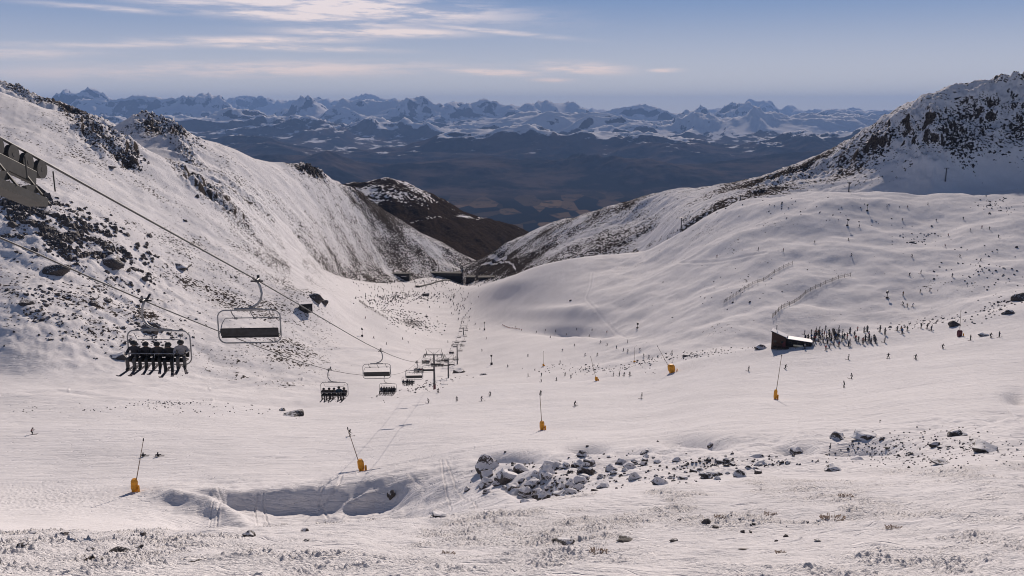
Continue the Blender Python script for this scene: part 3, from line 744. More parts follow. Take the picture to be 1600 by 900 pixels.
def pose(kind):
    # figures face -y; feet (or seat) at z = 0
    if kind == 'stand':
        return dict(pelvis=(0,0,.95), waist=(0,0,1.1), chest=(0,-.01,1.36), neck=(0,-.02,1.53), head=(0,-.04,1.64), crown=(0,-.03,1.74),
            shl=(.19,0,1.42), shr=(-.19,0,1.42), ell=(.27,-.03,1.17), elr=(-.27,-.03,1.17), wrl=(.25,-.2,1.02), wrr=(-.25,-.2,1.02), hal=(.25,-.27,1.0), har=(-.25,-.27,1.0),
            hil=(.1,0,.88), hir=(-.1,0,.88), knl=(.12,-.05,.48), knr=(-.12,-.05,.48), anl=(.13,0,.09), anr=(-.13,0,.09), tol=(.13,-.17,.07), tor=(-.13,-.17,.07))
    if kind == 'ski':
        return dict(pelvis=(0,.14,.78), waist=(0,.06,.92), chest=(0,-.1,1.14), neck=(0,-.2,1.28), head=(0,-.27,1.37), crown=(0,-.28,1.46),
            shl=(.19,-.1,1.18), shr=(-.19,-.1,1.18), ell=(.34,-.18,.98), elr=(-.34,-.18,.98), wrl=(.36,-.42,.95), wrr=(-.36,-.42,.95), hal=(.36,-.49,.95), har=(-.36,-.49,.95),
            hil=(.11,.12,.72), hir=(-.11,.12,.72), knl=(.15,-.16,.42), knr=(-.13,-.16,.42), anl=(.17,0,.1), anr=(-.15,0,.1), tol=(.17,-.17,.07), tor=(-.15,-.17,.07))
    if kind == 'turn':
        return dict(pelvis=(.14,.08,.76), waist=(.12,.02,.92), chest=(.03,-.08,1.15), neck=(-.03,-.15,1.29), head=(-.05,-.2,1.39), crown=(-.05,-.21,1.48),
            shl=(.21,-.04,1.23), shr=(-.16,-.12,1.15), ell=(.42,-.1,1.05), elr=(-.33,-.2,.93), wrl=(.52,-.3,.95), wrr=(-.42,-.42,.82), hal=(.54,-.37,.94), har=(-.44,-.48,.8),
            hil=(.22,.07,.7), hir=(.03,.06,.7), knl=(.18,-.18,.42), knr=(-.08,-.2,.44), anl=(.05,0,.1), anr=(-.22,0,.1), tol=(.05,-.17,.07), tor=(-.22,-.17,.07))
    if kind == 'board':
        return dict(pelvis=(.06,.05,.74), waist=(.05,-.02,.9), chest=(0,-.1,1.14), neck=(-.02,-.14,1.3), head=(-.06,-.18,1.4), crown=(-.06,-.18,1.5),
            shl=(.2,-.06,1.2), shr=(-.2,-.1,1.18), ell=(.42,-.1,1.03), elr=(-.42,-.16,1.0), wrl=(.6,-.16,1.0), wrr=(-.58,-.3,.98), hal=(.66,-.18,1.0), har=(-.63,-.34,.98),
            hil=(.14,.05,.68), hir=(-.06,.05,.68), knl=(.27,-.15,.42), knr=(-.22,-.15,.42), anl=(.27,.02,.1), anr=(-.25,.02,.1), tol=(.29,-.15,.07), tor=(-.25,-.15,.07))
    if kind == 'sit':        # on a chair, shins hanging
        return dict(pelvis=(0,0,.12), waist=(0,.05,.27), chest=(0,.04,.52), neck=(0,0,.68), head=(0,-.03,.79), crown=(0,-.02,.89),
            shl=(.19,.02,.57), shr=(-.19,.02,.57), ell=(.26,-.1,.33), elr=(-.26,-.1,.33), wrl=(.17,-.36,.33), wrr=(-.17,-.36,.33), hal=(.15,-.43,.34), har=(-.15,-.43,.34),
            hil=(.1,-.02,.1), hir=(-.1,-.02,.1), knl=(.13,-.46,.1), knr=(-.13,-.46,.1), anl=(.13,-.44,-.36), anr=(-.13,-.44,-.36), tol=(.13,-.62,-.42), tor=(-.13,-.62,-.42))
    if kind == 'rest':       # sitting on the snow
        return dict(pelvis=(0,.1,.14), waist=(0,.16,.28), chest=(0,.1,.5), neck=(0,.02,.64), head=(0,-.03,.74), crown=(0,-.03,.83),
            shl=(.19,.1,.54), shr=(-.19,.1,.54), ell=(.3,.22,.33), elr=(-.28,-.06,.34), wrl=(.36,.36,.14), wrr=(-.18,-.28,.36), hal=(.38,.42,.07), har=(-.15,-.34,.37),
            hil=(.11,.06,.14), hir=(-.11,.06,.14), knl=(.16,-.34,.4), knr=(-.16,-.34,.4), anl=(.2,-.66,.12), anr=(-.2,-.66,.12), tol=(.2,-.8,.18), tor=(-.2,-.8,.18))
def ski_part(c, p, yaw=0, tip=-1.0, tail=.75, pitch=0, parent=None, name='ski', wid=.10, th=.03):
    mb = MB(); n = 9; ring = []
    for i in range(n):
        t = i / (n - 1); y = tail + (tip - tail) * t
        z = .14 * max(0, (t - .86) / .14) ** 1.6
        w = wid * (.5 + .06 * abs(t - .5) * 4) * (1 if t < .93 else .55)
        ring.append([mb.bm.verts.new((sx * w, y, z + sz * th)) for sx, sz in ((-1, 0), (1, 0), (1, 1), (-1, 1))])
    for a, b in zip(ring[:-1], ring[1:]):
        for k in range(4): mb.bm.faces.new((a[k], a[(k+1) % 4], b[(k+1) % 4], b[k]))
    mb.bm.faces.new(ring[0][::-1]); mb.bm.faces.new(ring[-1])
    o = mb.build(name, M['ski_base'], parent); o.location = p; o.rotation_euler = (pitch, 0, yaw); return o
PROTO = {}
def make_person(kind, skis):
    J = pose(kind)
    me = skin_body('person', J, EDG, RAD, [JACKETS[0], PANTS[0], M['skin'], M['black_rubber']], REG)
    o = bpy.data.objects.new('person', me); C.objects.link(o)
    for i in range(2): o.material_slots[i].link = 'OBJECT'; o.material_slots[i].material = (JACKETS[0], PANTS[0])[i]
    h = Vector(J['head']); cr = Vector(J['crown'])
    MB().ball(h + (cr - h) * .30 + Vector((0, .02, 0)), (.138, .15, .145)).build('helmet', M['black_rubber'], o, True)
    MB().box(h + Vector((0, -.115, .02)), (.16, .05, .075), bevel=.015).build('goggles', M['window_glass'], o)
    if skis == 'ski':
        for s, a in ((1, 'anl'), (-1, 'anr')):
            A = J[a]
            if kind == 'sit': ski_part(o, (A[0], A[1] - .08, A[2] - .12), yaw=R(s * 7), pitch=R(6), tip=-.8, tail=.6, parent=o)
            else: ski_part(o, (A[0], A[1] - .05, 0), parent=o)
        if kind in ('ski', 'turn'):
            for s, a in ((1, 'hal'), (-1, 'har')):
                H = Vector(J[a]); MB().bar(H + Vector((0, -.04, .08)), H + Vector((s * .12, .6, -H.z + .03)), .012, .008, 5).build('ski_pole', M['dark_steel'], o)
        elif kind == 'stand':
            for s, a in ((1, 'hal'), (-1, 'har')):
                H = Vector(J[a]); MB().bar(H + Vector((0, 0, .08)), H + Vector((s * .05, -.08, -H.z + .02)), .012, .008, 5).build('ski_pole', M['dark_steel'], o)
    elif skis == 'board':
        A = (Vector(J['anl']) + Vector(J['anr'])) / 2
        b = ski_part(o, (A.x, A.y - .06, A.z - .12 if kind in ('sit', 'rest') else 0), yaw=R(90), tip=-.78, tail=.78, parent=o, name='snowboard', wid=.26)
    index_kids(o)
    return o
protos = {}
def person(kind, skis, loc, rz, label, group=None, jk=None, pt=None, scale=1.0, tilt=(0, 0)):
    key = (kind, skis)
    if key not in protos: protos[key] = make_person(kind, skis)
    o = copy_tree(protos[key])
    o.location = loc; o.rotation_euler = (tilt[0], tilt[1], rz); o.scale = (scale * (1.2 if kind == 'sit' else 1.1), scale * 1.08, scale * (.92 if kind == 'sit' else 1))
    o.material_slots[0].material = JACKETS[jk if jk is not None else random.choice([0,0,1,1,2,2,3,4,5,6,7,8,9,10,11])]
    o.material_slots[1].material = PANTS[pt if pt is not None else random.choice([0,0,1,1,2,3])]
    tag(o, label, 'person', group)
    return o
random.seed(11)

# ------------------------------------------------------------------ the chairlift
RX = [(8,-11.9),(22,-12.2),(42,-12.8),(92,-14.7),(147,-17.1),(310,-26.4),(430,-30.6),(530,-32.5),(720,-39.5),(840,-44.9),(1000,-50),(1180,-57),(1330,-63),(1480,-70)]
LX = [(8,-16.7),(28,-17.0),(40,-17.7),(92,-20.6),(147,-22.9),(195,-25.3),(310,-32.6),(430,-36.4),(530,-38.3),(720,-45.3),(840,-50.7),(1000,-56),(1180,-63),(1330,-69),(1480,-76)]
RP = [(22,245),(42,438),(92,548),(147,566),(205,562)]
LP_ = [(28,370),(40,470),(92,578),(147,587),(195,580)]
def tz(D, px, py): return st_of(px, py)[1] * D
def px_of(x, D): return 800 + F * x / D * .985
TOW = [(310,553),(430,560),(530,538),(720,512),(840,498),(1000,479),(1180,461),(1330,447)]
def interp(tab, v):
    return float(np.interp(v, [t[0] for t in tab], [t[1] for t in tab]))
RZ = [(D, tz(D, px_of(interp(RX, D), D), p)) for D, p in RP] + [(D, tz(D, 700, p)) for D, p in TOW] + [(1480, tz(1480, 735, 434))]
LZ = [(D, tz(D, px_of(interp(LX, D), D), p)) for D, p in LP_] + [(D, tz(D, 700, p)) for D, p in TOW] + [(1480, tz(1480, 735, 434))]
k_ = (RZ[1][1] - RZ[0][1]) / 20; RZ.insert(0, (8, RZ[0][1] - 14 * k_)); RZ.insert(2, (32, RZ[1][1] + 10 * k_))
k_ = (LZ[1][1] - LZ[0][1]) / 12; LZ.insert(0, (8, LZ[0][1] - 20 * k_)); LZ.insert(1, (18, LZ[1][1] - 10 * k_))
def rope_xyz(XT, ZT, D):
    x = interp(XT, D); zk = np.array([t[0] for t in ZT]); zv = np.array([[t[1]] for t in ZT])
    z = float(pchip(zk, zv, np.array([D]))[0, 0]) if D < 320 else interp(ZT, D)
    if D >= 310:                                   # the rope sags between towers
        k = [t[0] for t in TOW] + [1480]
        for a, b in zip(k[:-1], k[1:]):
            if a <= D <= b: u = (D - a) / (b - a); z -= 4 * u * (1 - u) * (b - a) * .012
    return Vector((x, D, z))
Ds = [8, 14, 18, 22, 26, 30, 35, 42, 50, 60, 70, 80, 92, 105, 120, 134, 147, 165, 185, 205, 230, 260, 290, 310] + list(range(325, 1481, 15))
loop = [rope_xyz(RX, RZ, d) for d in Ds] + [rope_xyz(LX, LZ, d) for d in reversed(Ds)]
tag(MB().tube(loop, .034, 6, closed=True).build('haul_rope', M['dark_steel'], None, True), 'long steel haul rope of the chairlift running down both sides to the valley', 'cable')

def rrect(x0, x1, z0, z1, r, y=0, n=5):
    pts = []
    for cx, cz, a0 in ((x1 - r, z1 - r, 0), (x0 + r, z1 - r, 90), (x0 + r, z0 + r, 180), (x1 - r, z0 + r, 270)):
        for i in range(n + 1):
            a = R(a0 + 90 * i / n); pts.append((cx + r * math.cos(a), y, cz + r * math.sin(a)))
    return pts
def make_chair(open_bar):
    # origin at the grip on the rope; the riders face -y; the frame hangs 0.5 m to the side
    t = empty('lift_chair'); cx = .5; W = 1.55
    MB().box((0, 0, .02), (.16, .62, .15), bevel=.03).box((0, -.25, .12), (.12, .12, .2)).bar((-.3, .12, -.02), (.3, .12, -.02), .045).box((.12, .28, .16), (.1, .34, .06), Euler((.5, 0, 0))).build('grip', M['dark_steel'], t)
    MB().tube([(0, 0, -.05), (-.12, .02, -.3), (-.19, .05, -.65), (-.13, .06, -.98), (.05, .05, -1.22), (.3, .02, -1.36), (cx, 0, -1.40)], .062, 8).build('hanger_arm', M['chair_grey'], t, True)
    MB().tube(rrect(cx - W, cx + W, -3.2, -1.5, .36, .12), .036, 6, closed=True).bar((cx - .7, .12, -1.44), (cx + .7, .12, -1.44), .05).build('frame', M['chair_grey'], t, True)
    MB().box((cx, -.16, -2.9), (2 * W - .22, .5, .10), bevel=.03).build('seat', M['seat_padding'], t)
    MB().box((cx, .16, -2.62), (2 * W - .22, .09, .42), Euler((-.16, 0, 0)), bevel=.03).build('backrest', M['seat_padding'], t)
    mb = MB()
    if open_bar:
        mb.tube([(cx - W + .05, .1, -2.7), (cx - W + .08, -.3, -2.3), (cx - W + .2, -.5, -2.05), (cx + W - .2, -.5, -2.05), (cx + W - .08, -.3, -2.3), (cx + W - .05, .1, -2.7)], .025, 6)
        for k in (-.95, 0, .95): mb.tube([(cx + k, -.1, -1.52), (cx + k - .03, -.3, -1.8), (cx + k - .12, -.5, -2.05)], .03, 5).box((cx + k - .14, -.5, -2.06), (.16, .08, .1))
    else:
        mb.tube([(cx - W + .05, .1, -2.5), (cx - W + .1, -.45, -2.5), (cx + W - .1, -.45, -2.5), (cx + W - .05, .1, -2.5)], .025, 6)
        mb.tube([(cx - W + .35, .1, -1.62), (cx - W + .5, .1, -1.95), (cx + W - .5, .1, -1.95), (cx + W - .35, .1, -1.62)], .02, 6)
        for k in (-.95, 0, .95): mb.tube([(cx + k, -.45, -2.5), (cx + k, -.6, -2.95), (cx + k, -.62, -3.3)], .022, 5).bar((cx + k - .28, -.62, -3.3), (cx + k + .28, -.62, -3.3), .02)
    mb.build('restraint_bar', M['chair_grey'], t)
    index_kids(t)
    return t
chair_open, chair_shut = make_chair(True), make_chair(False)
line_dir = math.atan2(-.045, 1)
near_label = {('R', 0): 'empty six-seat chair nearest to the camera, going downhill on the right-hand rope', ('R', 1): 'empty chair hanging second from the front on the downhill rope',
    ('R', 2): 'empty chair just left of the first lift tower, above four riders', ('R', 3): 'empty chair with only its dark seat clear, close beside the first tower mast',
    ('L', 0): 'nearest occupied chair carrying five skiers uphill over the scree', ('L', 1): 'second occupied chair, carrying five dark riders above the lone boulder',
    ('L', 2): 'third occupied chair with a tight row of six riders', ('L', 3): 'fourth occupied chair with four riders, left of the first tower'}
riders = {0: 5, 1: 5, 2: 6, 3: 4}
def hang_chairs():
    Rd = [42, 92, 147, 205] + [205 + 52 * k for k in range(1, 25)]
    Ld = [40, 92, 147, 195] + [195 + 52 * k for k in range(1, 25)]
    for side, XT, ZT, dd in (('R', RX, RZ, Rd), ('L', LX, LZ, Ld)):
        for i, D in enumerate(dd):
            if D > 1460: continue
            p = rope_xyz(XT, ZT, D)
            c = copy_tree(chair_open if side == 'R' else chair_shut)
            c.location = p; c.rotation_euler = (0, 0, (math.pi + R(4)) if side == 'R' else R(-2))
            if (side, i) in near_label: lab = near_label[(side, i)]
            else:
                k = sum(D > t_[0] for t_ in TOW); tw = ['first', 'second', 'third', 'fourth', 'fifth', 'sixth', 'seventh', 'last']
                lo, hi = ([t_[0] for t_ in TOW] + [1480])[max(0, k - 1)], ([t_[0] for t_ in TOW] + [1480])[k]
                part = 'nearer' if (D - lo) < (hi - lo) / 2 else 'farther'
                where = 'just in front of the first tower' if k == 0 else ('between the last tower and the bottom station' if k >= 8 else 'between the %s and %s towers' % (tw[k - 1], tw[k]))
                lab = '%s chair on the %s rope, %s' % ('rearmost' if False else part, 'downhill' if side == 'R' else 'uphill', where)
            tag(c, lab, 'lift chair', None if (side, i) in near_label else ('distant chairs going down' if side == 'R' else 'distant chairs coming up'))
            c['group'] = 'chairs of the six-seat chairlift' if (side, i) in near_label else c['group']
            if side == 'L' and D < 520:
                n = riders.get(i, 6)
                xs = [-1.15 + 2.3 * k / (n - 1) for k in range(n)] if n > 4 else [-1.2, -.2, .35, .9]
                looks = ['grey-trousered rider at the left end of the nearest occupied chair', 'second rider from the left on the nearest occupied chair', 'middle rider with a grey backpack strap on the nearest occupied chair',
                         'fourth rider from the left, in black, on the nearest occupied chair', 'pale-jacketed rider at the right end of the nearest occupied chair']
                looks[2] = 'middle rider of the five on the nearest occupied chair'
                for k, x in enumerate(xs):
                    a = c.rotation_euler.z; off = Vector((.5 + x, -.1, -2.86)); off.rotate(Euler((0, 0, a)))
                    if i == 0: lab, grp = looks[k], 'riders on the nearest occupied chair'
                    elif i == 1: lab, grp = '%s dark rider of five on the second occupied chair' % ['leftmost', 'second', 'middle', 'fourth', 'rightmost'][k], 'riders on the second occupied chair'
                    elif i == 2: lab, grp = '%s rider of six on the third occupied chair' % ['leftmost', 'second', 'third', 'fourth', 'fifth', 'rightmost'][k], 'riders on the third occupied chair'
                    elif i == 3: lab, grp = '%s rider of four on the chair left of the first tower' % ['leftmost', 'second', 'third', 'rightmost'][k], 'riders on the fourth occupied chair'
                    else: lab, grp = '%s of six riders on the %s occupied chair from the front' % (['leftmost', 'second', 'third', 'fourth', 'fifth', 'rightmost'][k], ['fifth', 'sixth', 'seventh', 'eighth', 'ninth', 'tenth', 'eleventh'][i - 4]), 'riders on distant chairs'
                    jk = [1, 0, 3, 0, 8][k] if i == 0 else random.choice([0, 0, 1, 3, 2, 5, 6, 4])
                    pt = [2, 0, 0, 0, 2][k] if i == 0 else random.choice([0, 0, 1])
                    person('sit', 'ski', c.location + off + Vector((0, 0, random.uniform(-.06, .08))), a + R(random.uniform(-22, 22)), lab, grp, jk, pt, random.uniform(.94, 1.04), (0, R(random.uniform(-3, 3))))
hang_chairs()

def tower(D, pxc, label, h=None, red=False):
    xa, xb = rope_xyz(LX, LZ, D), rope_xyz(RX, RZ, D); c = (xa + xb) / 2
    half = (xb.x - xa.x) / 2; zc = c.z - .35
    gz = ground(c.x, D) - .3
    t = empty('lift_tower', (c.x, D, gz)); H = zc - gz
    MB().bar((0, 0, 0), (0, 0, H * .5), .42, .38, 14).bar((0, 0, H * .5), (0, 0, H), .38, .3, 14).build('mast', M['tower_steel'], t)
    if red: MB().bar((0, 0, 0), (0, 0, H * .2), .5, .47, 14).build('red_pad', M['red_paint'], t)
    MB().box((0, 0, H), (2 * half + .9, .34, .38), bevel=.03).build('crossarm', M['tower_steel'], t)
    mb = MB(); top = H + 2.3
    for s in (-1, 1):
        mb.bar((s * half * .8, 0, H), (s * half * 1.0, 0, top), .07)
        mb.bar((0, 0, H + .1), (s * half * .72, 0, top - .3), .05)
    mb.bar((-half, 0, top), (half, 0, top), .07).bar((0, 0, H), (0, 0, H + 1), .08)
    mb.build('lifting_frame', M['tower_steel'], t)
    for s, pt in ((-1, xa), (1, xb)):
        z = pt.z - gz; x = pt.x - c.x
        sa = MB().box((x - .12 * s, 0, z - .45), (.12, 5.2, .16)).build('sheave_beam', M['dark_steel'], t)
        sh = MB()
        for k in range(8): sh.bar((x - .05, -2.3 + k * .657, z - .26), (x + .05, -2.3 + k * .657, z - .26), .22, n=12)
        sh.build('sheaves', M['black_rubber'], sa)
        MB().box((x + .7 * s, 0, z - .8), (.5, 4.4, .05)).build('catwalk', M['dark_steel'], t)
    mb = MB()
    for s in (-.2, .2): mb.bar((s, -.5, 1.5), (s, -.42, H), .02, n=4)
    for k in range(int(H / .6)): mb.bar((-.2, -.48, 1.6 + k * .6), (.2, -.48, 1.6 + k * .6), .015, n=4)
    mb.build('ladder', M['dark_steel'], t)
    tag(t, label, 'lift tower', 'towers of the six-seat chairlift')
ordn = ['tallest dark lift tower with dark red base, standing left of the rock pile', 'second lift tower down the line, slimmer, right of the red-based one', 'third lift tower, rising behind the dark rock pile',
        'fourth lift tower, on the white knob below the bowl', 'fifth lift tower down the line, in the middle of the valley run', 'sixth lift tower down the line, thin in the distance',
        'seventh lift tower down the line, close above the base station', 'last and farthest lift tower, just above the base station']
for k, (D, p) in enumerate(TOW): tower(D, 0, ordn[k], red=(k == 0))

def near_tower():
    D = 17.2; b = rope_xyz(RX, RZ, D); a = rope_xyz(LX, LZ, D); cx = (a.x + b.x) / 2
    gz = ground(-14, 18) - .3
    t = empty('lift_tower', (cx, D, gz)); H = min(a.z, b.z) - .9 - gz
    MB().bar((0, 0, 0), (0, 0, H), .45, .36, 18).build('mast', M['galvanised_steel'], t)
    MB().box((0, 0, H), (7.2, .4, .42), bevel=.04).build('crossarm', M['galvanised_steel'], t)
    for s, XT, ZT in ((1, RX, RZ), (-1, LX, LZ)):
        def at(d, off=0, dx=0):
            q = rope_xyz(XT, ZT, d); return Vector((q.x - cx + dx, d - D, q.z - gz + off))
        beam = MB()
        p0, p1 = at(12.6, -.60, -.02), at(21.7, -.62, -.02); d = p1 - p0
        beam.box((p0 + p1) / 2, (.16, d.length, .34), Euler((math.atan2(d.z, d.y), 0, 0)), bevel=.02)
        for k in range(6):
            q0, q1 = at(12.7 + k * 1.55, -.36, .09 * (-1) ** k), at(13.9 + k * 1.55, -.36, .09 * (-1) ** k); e = q1 - q0
            beam.box((q0 + q1) / 2, (.05, e.length, .15), Euler((math.atan2(e.z, e.y), 0, 0)), bevel=.02)
        bo = beam.build('sheave_beam', M['galvanised_steel'], t)
        for k in range(16):
            q = at(12.9 + k * .62, -.26)
            w = MB().bar(q - Vector((.06, 0, 0)), q + Vector((.06, 0, 0)), .235, n=28).bar(q - Vector((.065, 0, 0)), q + Vector((.065, 0, 0)), .06, n=12)
            w.build('sheave', M['black_rubber'], bo)
            r = MB().bar(q - Vector((.056, 0, 0)), q + Vector((.056, 0, 0)), .12, n=24); r.build('sheave_rim', M['galvanised_steel'], bo)
        cw = MB(); c0, c1 = at(12.6, -1.55, .45 * s), at(20.9, -1.45, .45 * s); e = c1 - c0
        cw.box((c0 + c1) / 2, (.5, e.length, .2), Euler((math.atan2(e.z, e.y), 0, 0)))
        for k in range(8):
            q = at(12.8 + k * 1.2, -.5, .02); cw.bar(q, q + Vector((.45 * s, .35, -.95)), .035, n=5).box(q + Vector((.2 * s, 0, -.55)), (.12, .5, .22))
        for k in range(8):
            q = at(12.8 + k * 1.2, -1.1, .84 * s); cw.bar(q, q + Vector((0, 0, .5)), .018, n=5)
        cw.build('catwalk', M['galvanised_steel'], t)
        MB().tube([at(21.0, -.4), at(21.5, -.7), at(21.75, -1.0, .3 * s), at(21.4, -1.12, .5 * s)], .05, 8).build('rope_catcher', M['dark_steel'], t)
    tag(t, 'near lift tower head with grey sheave wheels and catwalk, cut by the left edge', 'lift tower', 'towers of the six-seat chairlift')
near_tower()

# ------------------------------------------------------------------ snow lances
def lance(base, tip, padh, label, D=None, padw=9, rot=0, length=None, padmat='yellow_padding'):
    p = locate(*base, dmin=70) or place(*base, D)
    m = p.y / F                                             # metres per photo pixel there
    t = empty('snow_lance', p); dx = (tip[0] - base[0]) * m; dz = (base[1] - tip[1]) * m
    h = padh * m * 1.0; w = padw * m * .5
    pd = MB(); prof = [(w * math.cos(R(a)) * (.72 if a % 180 == 90 else 1), w * math.sin(R(a))) for a in (0, 60, 120, 180, 240, 300)]
    lv = [(-.3, .72), (.12 * h, .8), (.28 * h, 1), (.8 * h, 1), (1.0 * h, .62)]; rings = []
    for z, k in lv: rings.append([pd.bm.verts.new((x * k + dx * z / dz * .3, y * k, z)) for x, y in prof])
    for A, B in zip(rings[:-1], rings[1:]):
        for i in range(6): pd.bm.faces.new((A[i], A[(i+1) % 6], B[(i+1) % 6], B[i]))
    pd.bm.faces.new(rings[0][::-1]); pd.bm.faces.new(rings[-1])
    pd.build('safety_pad', M[padmat], t)
    MB().bar((w * 1.25, -.1, -.2), (w * 1.35, -.1, h * .42), .22, .16).box((w * 1.3, -.1, h * .45), (.3, .3, .25), bevel=.05).build('hydrant', M['yellow_padding'], t)
    MB().bar((dx * .02, 0, .2), (dx, 0, dz), .085, .05, 8).build('lance_pipe', M['lance_metal'], t)
    MB().bar((dx, 0, dz - .05), (dx + dx * .03, -.05, dz + .35), .11, .07).build('nozzle_head', M['dark_steel'], t)
    MB().bar((dx * .02, .12, .9), (dx * .16, .1, dz * .18), .03).build('tilt_strut', M['dark_steel'], t)
    tag(t, label, 'snow gun', 'snow lances along the piste'); return t
lance((210,768),(233,677),23,'leftmost snow lance, yellow-orange pad at its foot and pole leaning right', padw=12)
lance((565,736),(545,662),21,'snow lance with orange pad leaning left, below the cable shadows', padw=11)
lance((847,672),(843,610),16,'upright snow lance with orange pad above the boulder-filled gully', padw=8)
lance((1211,624),(1217,550),17,'tall upright snow lance with small yellow pad, in front of the hut', padw=6)
lance((1050,582),(1025,538),14,'snow lance with a wide yellow pad and pole leaning far left', padw=12)
lance((932,595),(922,555),7,'small snow lance leaning left near the middle of the piste edge', padw=5)
lance((1499,526),(1497,484),11,'snow lance with a dark red and yellow pad on the right crest', padw=9, padmat='red_paint')
lance((849,572),(849,548),4,'thin far snow lance standing upright in the bowl', padw=3)
lance((991,566),(991,543),3,'thin far pole of a snow lance right of the middle crest', padw=3)

def fan_gun(px, py, hpx, label):
    p = locate(px, py, dmin=70)
    if p is None: return
    m = p.y / F; H = hpx * m; t = empty('fan_gun', p, R(random.uniform(-40, 40)))
    MB().bar((0, 0, -.3), (0, 0, H), .16, .12, 10).build('pole', M['tower_steel'], t)
    b = MB().bar((0, -.7, H + .3), (0, .6, H + .6), .62, .5, 14); b.bar((0, -.72, H + .3), (0, -.9, H + .26), .66, .62, 14); b.build('fan_barrel', M['dark_steel'], t)
    MB().box((0, .1, H * .12), (1.3, 1.1, H * .24), bevel=.08).build('base_pad', M['dark_cladding'], t)
    tag(t, label, 'snow gun', 'fan snow guns on poles')
fan_gun(768,570,15,'fan snow gun on a pole, right of the lift towers')
fan_gun(757,516,12,'fan snow gun beside the valley run, below the netting')
fan_gun(566,526,12,'lone fan snow gun on the left slope above the rope')
fan_gun(996,513,7,'fan snow gun right of the dark snow lip')
fan_gun(1386,466,9,'fan snow gun on the shaded slope above the hut crowd')
fan_gun(1324,353,9,'fan snow gun on the upper right slope, left one')
fan_gun(1355,330,9,'fan snow gun on the upper right slope, right one')

# ------------------------------------------------------------------ the hut on the right
def sloped_block(t, x0, x1, y0, y1, h0, h1, wallmat, over=.35, nwin=2, door=None):
    wl = MB().prism([(y0, -2.5), (y1, -2.5), (y1, h1), (y0, h0)], x0, x1, axis='x').build('wall', M[wallmat], t)
    a = math.atan2(h1 - h0, y1 - y0); L = math.hypot(h1 - h0, y1 - y0) + 2 * over
    MB().box(((x0+x1)/2, (y0+y1)/2, (h0+h1)/2 + .10), (x1 - x0 + 2*over, L, .16), Euler((a, 0, 0))).build('roof', M['dark_cladding'], t)
    MB().box(((x0+x1)/2, (y0+y1)/2, (h0+h1)/2 + .30), (x1 - x0 + 1.6*over, L - .2, .26), Euler((a, 0, 0)), bevel=.1).build('roof_snow', M['roof_snow'], t)
    for k in range(nwin):
        x = x0 + (x1 - x0) * (k + .5) / nwin
        f = MB().box((x, y0 - .04, 1.75), (.95, .07, .85)).build('window', M['weathered_wood'], t)
        MB().box((x, y0 - .085, 1.75), (.78, .03, .68)).build('pane', M['window_glass'], f)
    if door:
        d = MB().box((door, y0 - .05, 1.0), (.95, .08, 2.0)).build('door', M['red_paint'], t)
        MB().box((door + .35, y0 - .12, 1.0), (.05, .08, .2)).build('handle', M['galvanised_steel'], d)
    return wl
p = locate(1233, 541, dmin=100)
t = empty('hut', p, R(-24))
def lean_block(t, x0, x1, y0, y1, h0, h1, wallmat, nwin, door=None, over=.3):
    MB().prism([(x0, -3), (x1, -3), (x1, h1), (x0, h0)], y0, y1).build('wall', M[wallmat], t)
    a = -math.atan2(h1 - h0, x1 - x0); L = math.hypot(h1 - h0, x1 - x0) + 2 * over
    MB().box(((x0+x1)/2, (y0+y1)/2, (h0+h1)/2 + .10), (L, y1 - y0 + 2*over, .16), Euler((0, a, 0))).build('roof', M['dark_cladding'], t)
    MB().box(((x0+x1)/2, (y0+y1)/2, (h0+h1)/2 + .26), (L - .15, y1 - y0 + 1.5*over, .16), Euler((0, a, 0)), bevel=.06).build('roof_snow', M['roof_snow'], t)
    for k in range(nwin):
        x = x0 + (x1 - x0) * (k + .5) / nwin
        f = MB().box((x, y0 - .04, 1.75), (.95, .07, .85)).build('window', M['weathered_wood'], t)
        MB().box((x, y0 - .085, 1.75), (.78, .03, .68)).build('pane', M['window_glass'], f)
    if door:
        d = MB().box((door, y0 - .05, 1.0), (.95, .08, 2.0)).build('door', M['red_paint'], t)
        MB().box((door + .35, y0 - .12, 1.0), (.05, .08, .2)).build('handle', M['galvanised_steel'], d)
lean_block(t, -5.6, -.9, -2.2, 1.4, 5.0, 3.3, 'brown_cladding', 2, door=-1.5)
lean_block(t, -.88, 7.2, -1.6, 2.2, 2.75, 2.3, 'dark_cladding', 3)
MB().box((3.0, -1.62, .9), (3.0, .06, .55)).build('banner', M['banner_cloth'], t)
mb = MB().box((1.0, -3.2, -.05), (12, 2.4, .16))
for k in range(9): mb.bar((-4.8 + k * 1.45, -4.3, -2), (-4.8 + k * 1.45, -4.3, .95), .05, n=5)
mb.bar((-4.9, -4.3, .95), (6.9, -4.3, .95), .045, n=5); mb.build('deck', M['weathered_wood'], t)
MB().bar((-4.6, 2.0, 4.5), (-4.6, 2.0, 6.6), .13).build('flue', M['dark_steel'], t)
tag(t, 'brown wooden hut in two blocks with snowy lean-to roofs, beside the resting crowd', 'hut')

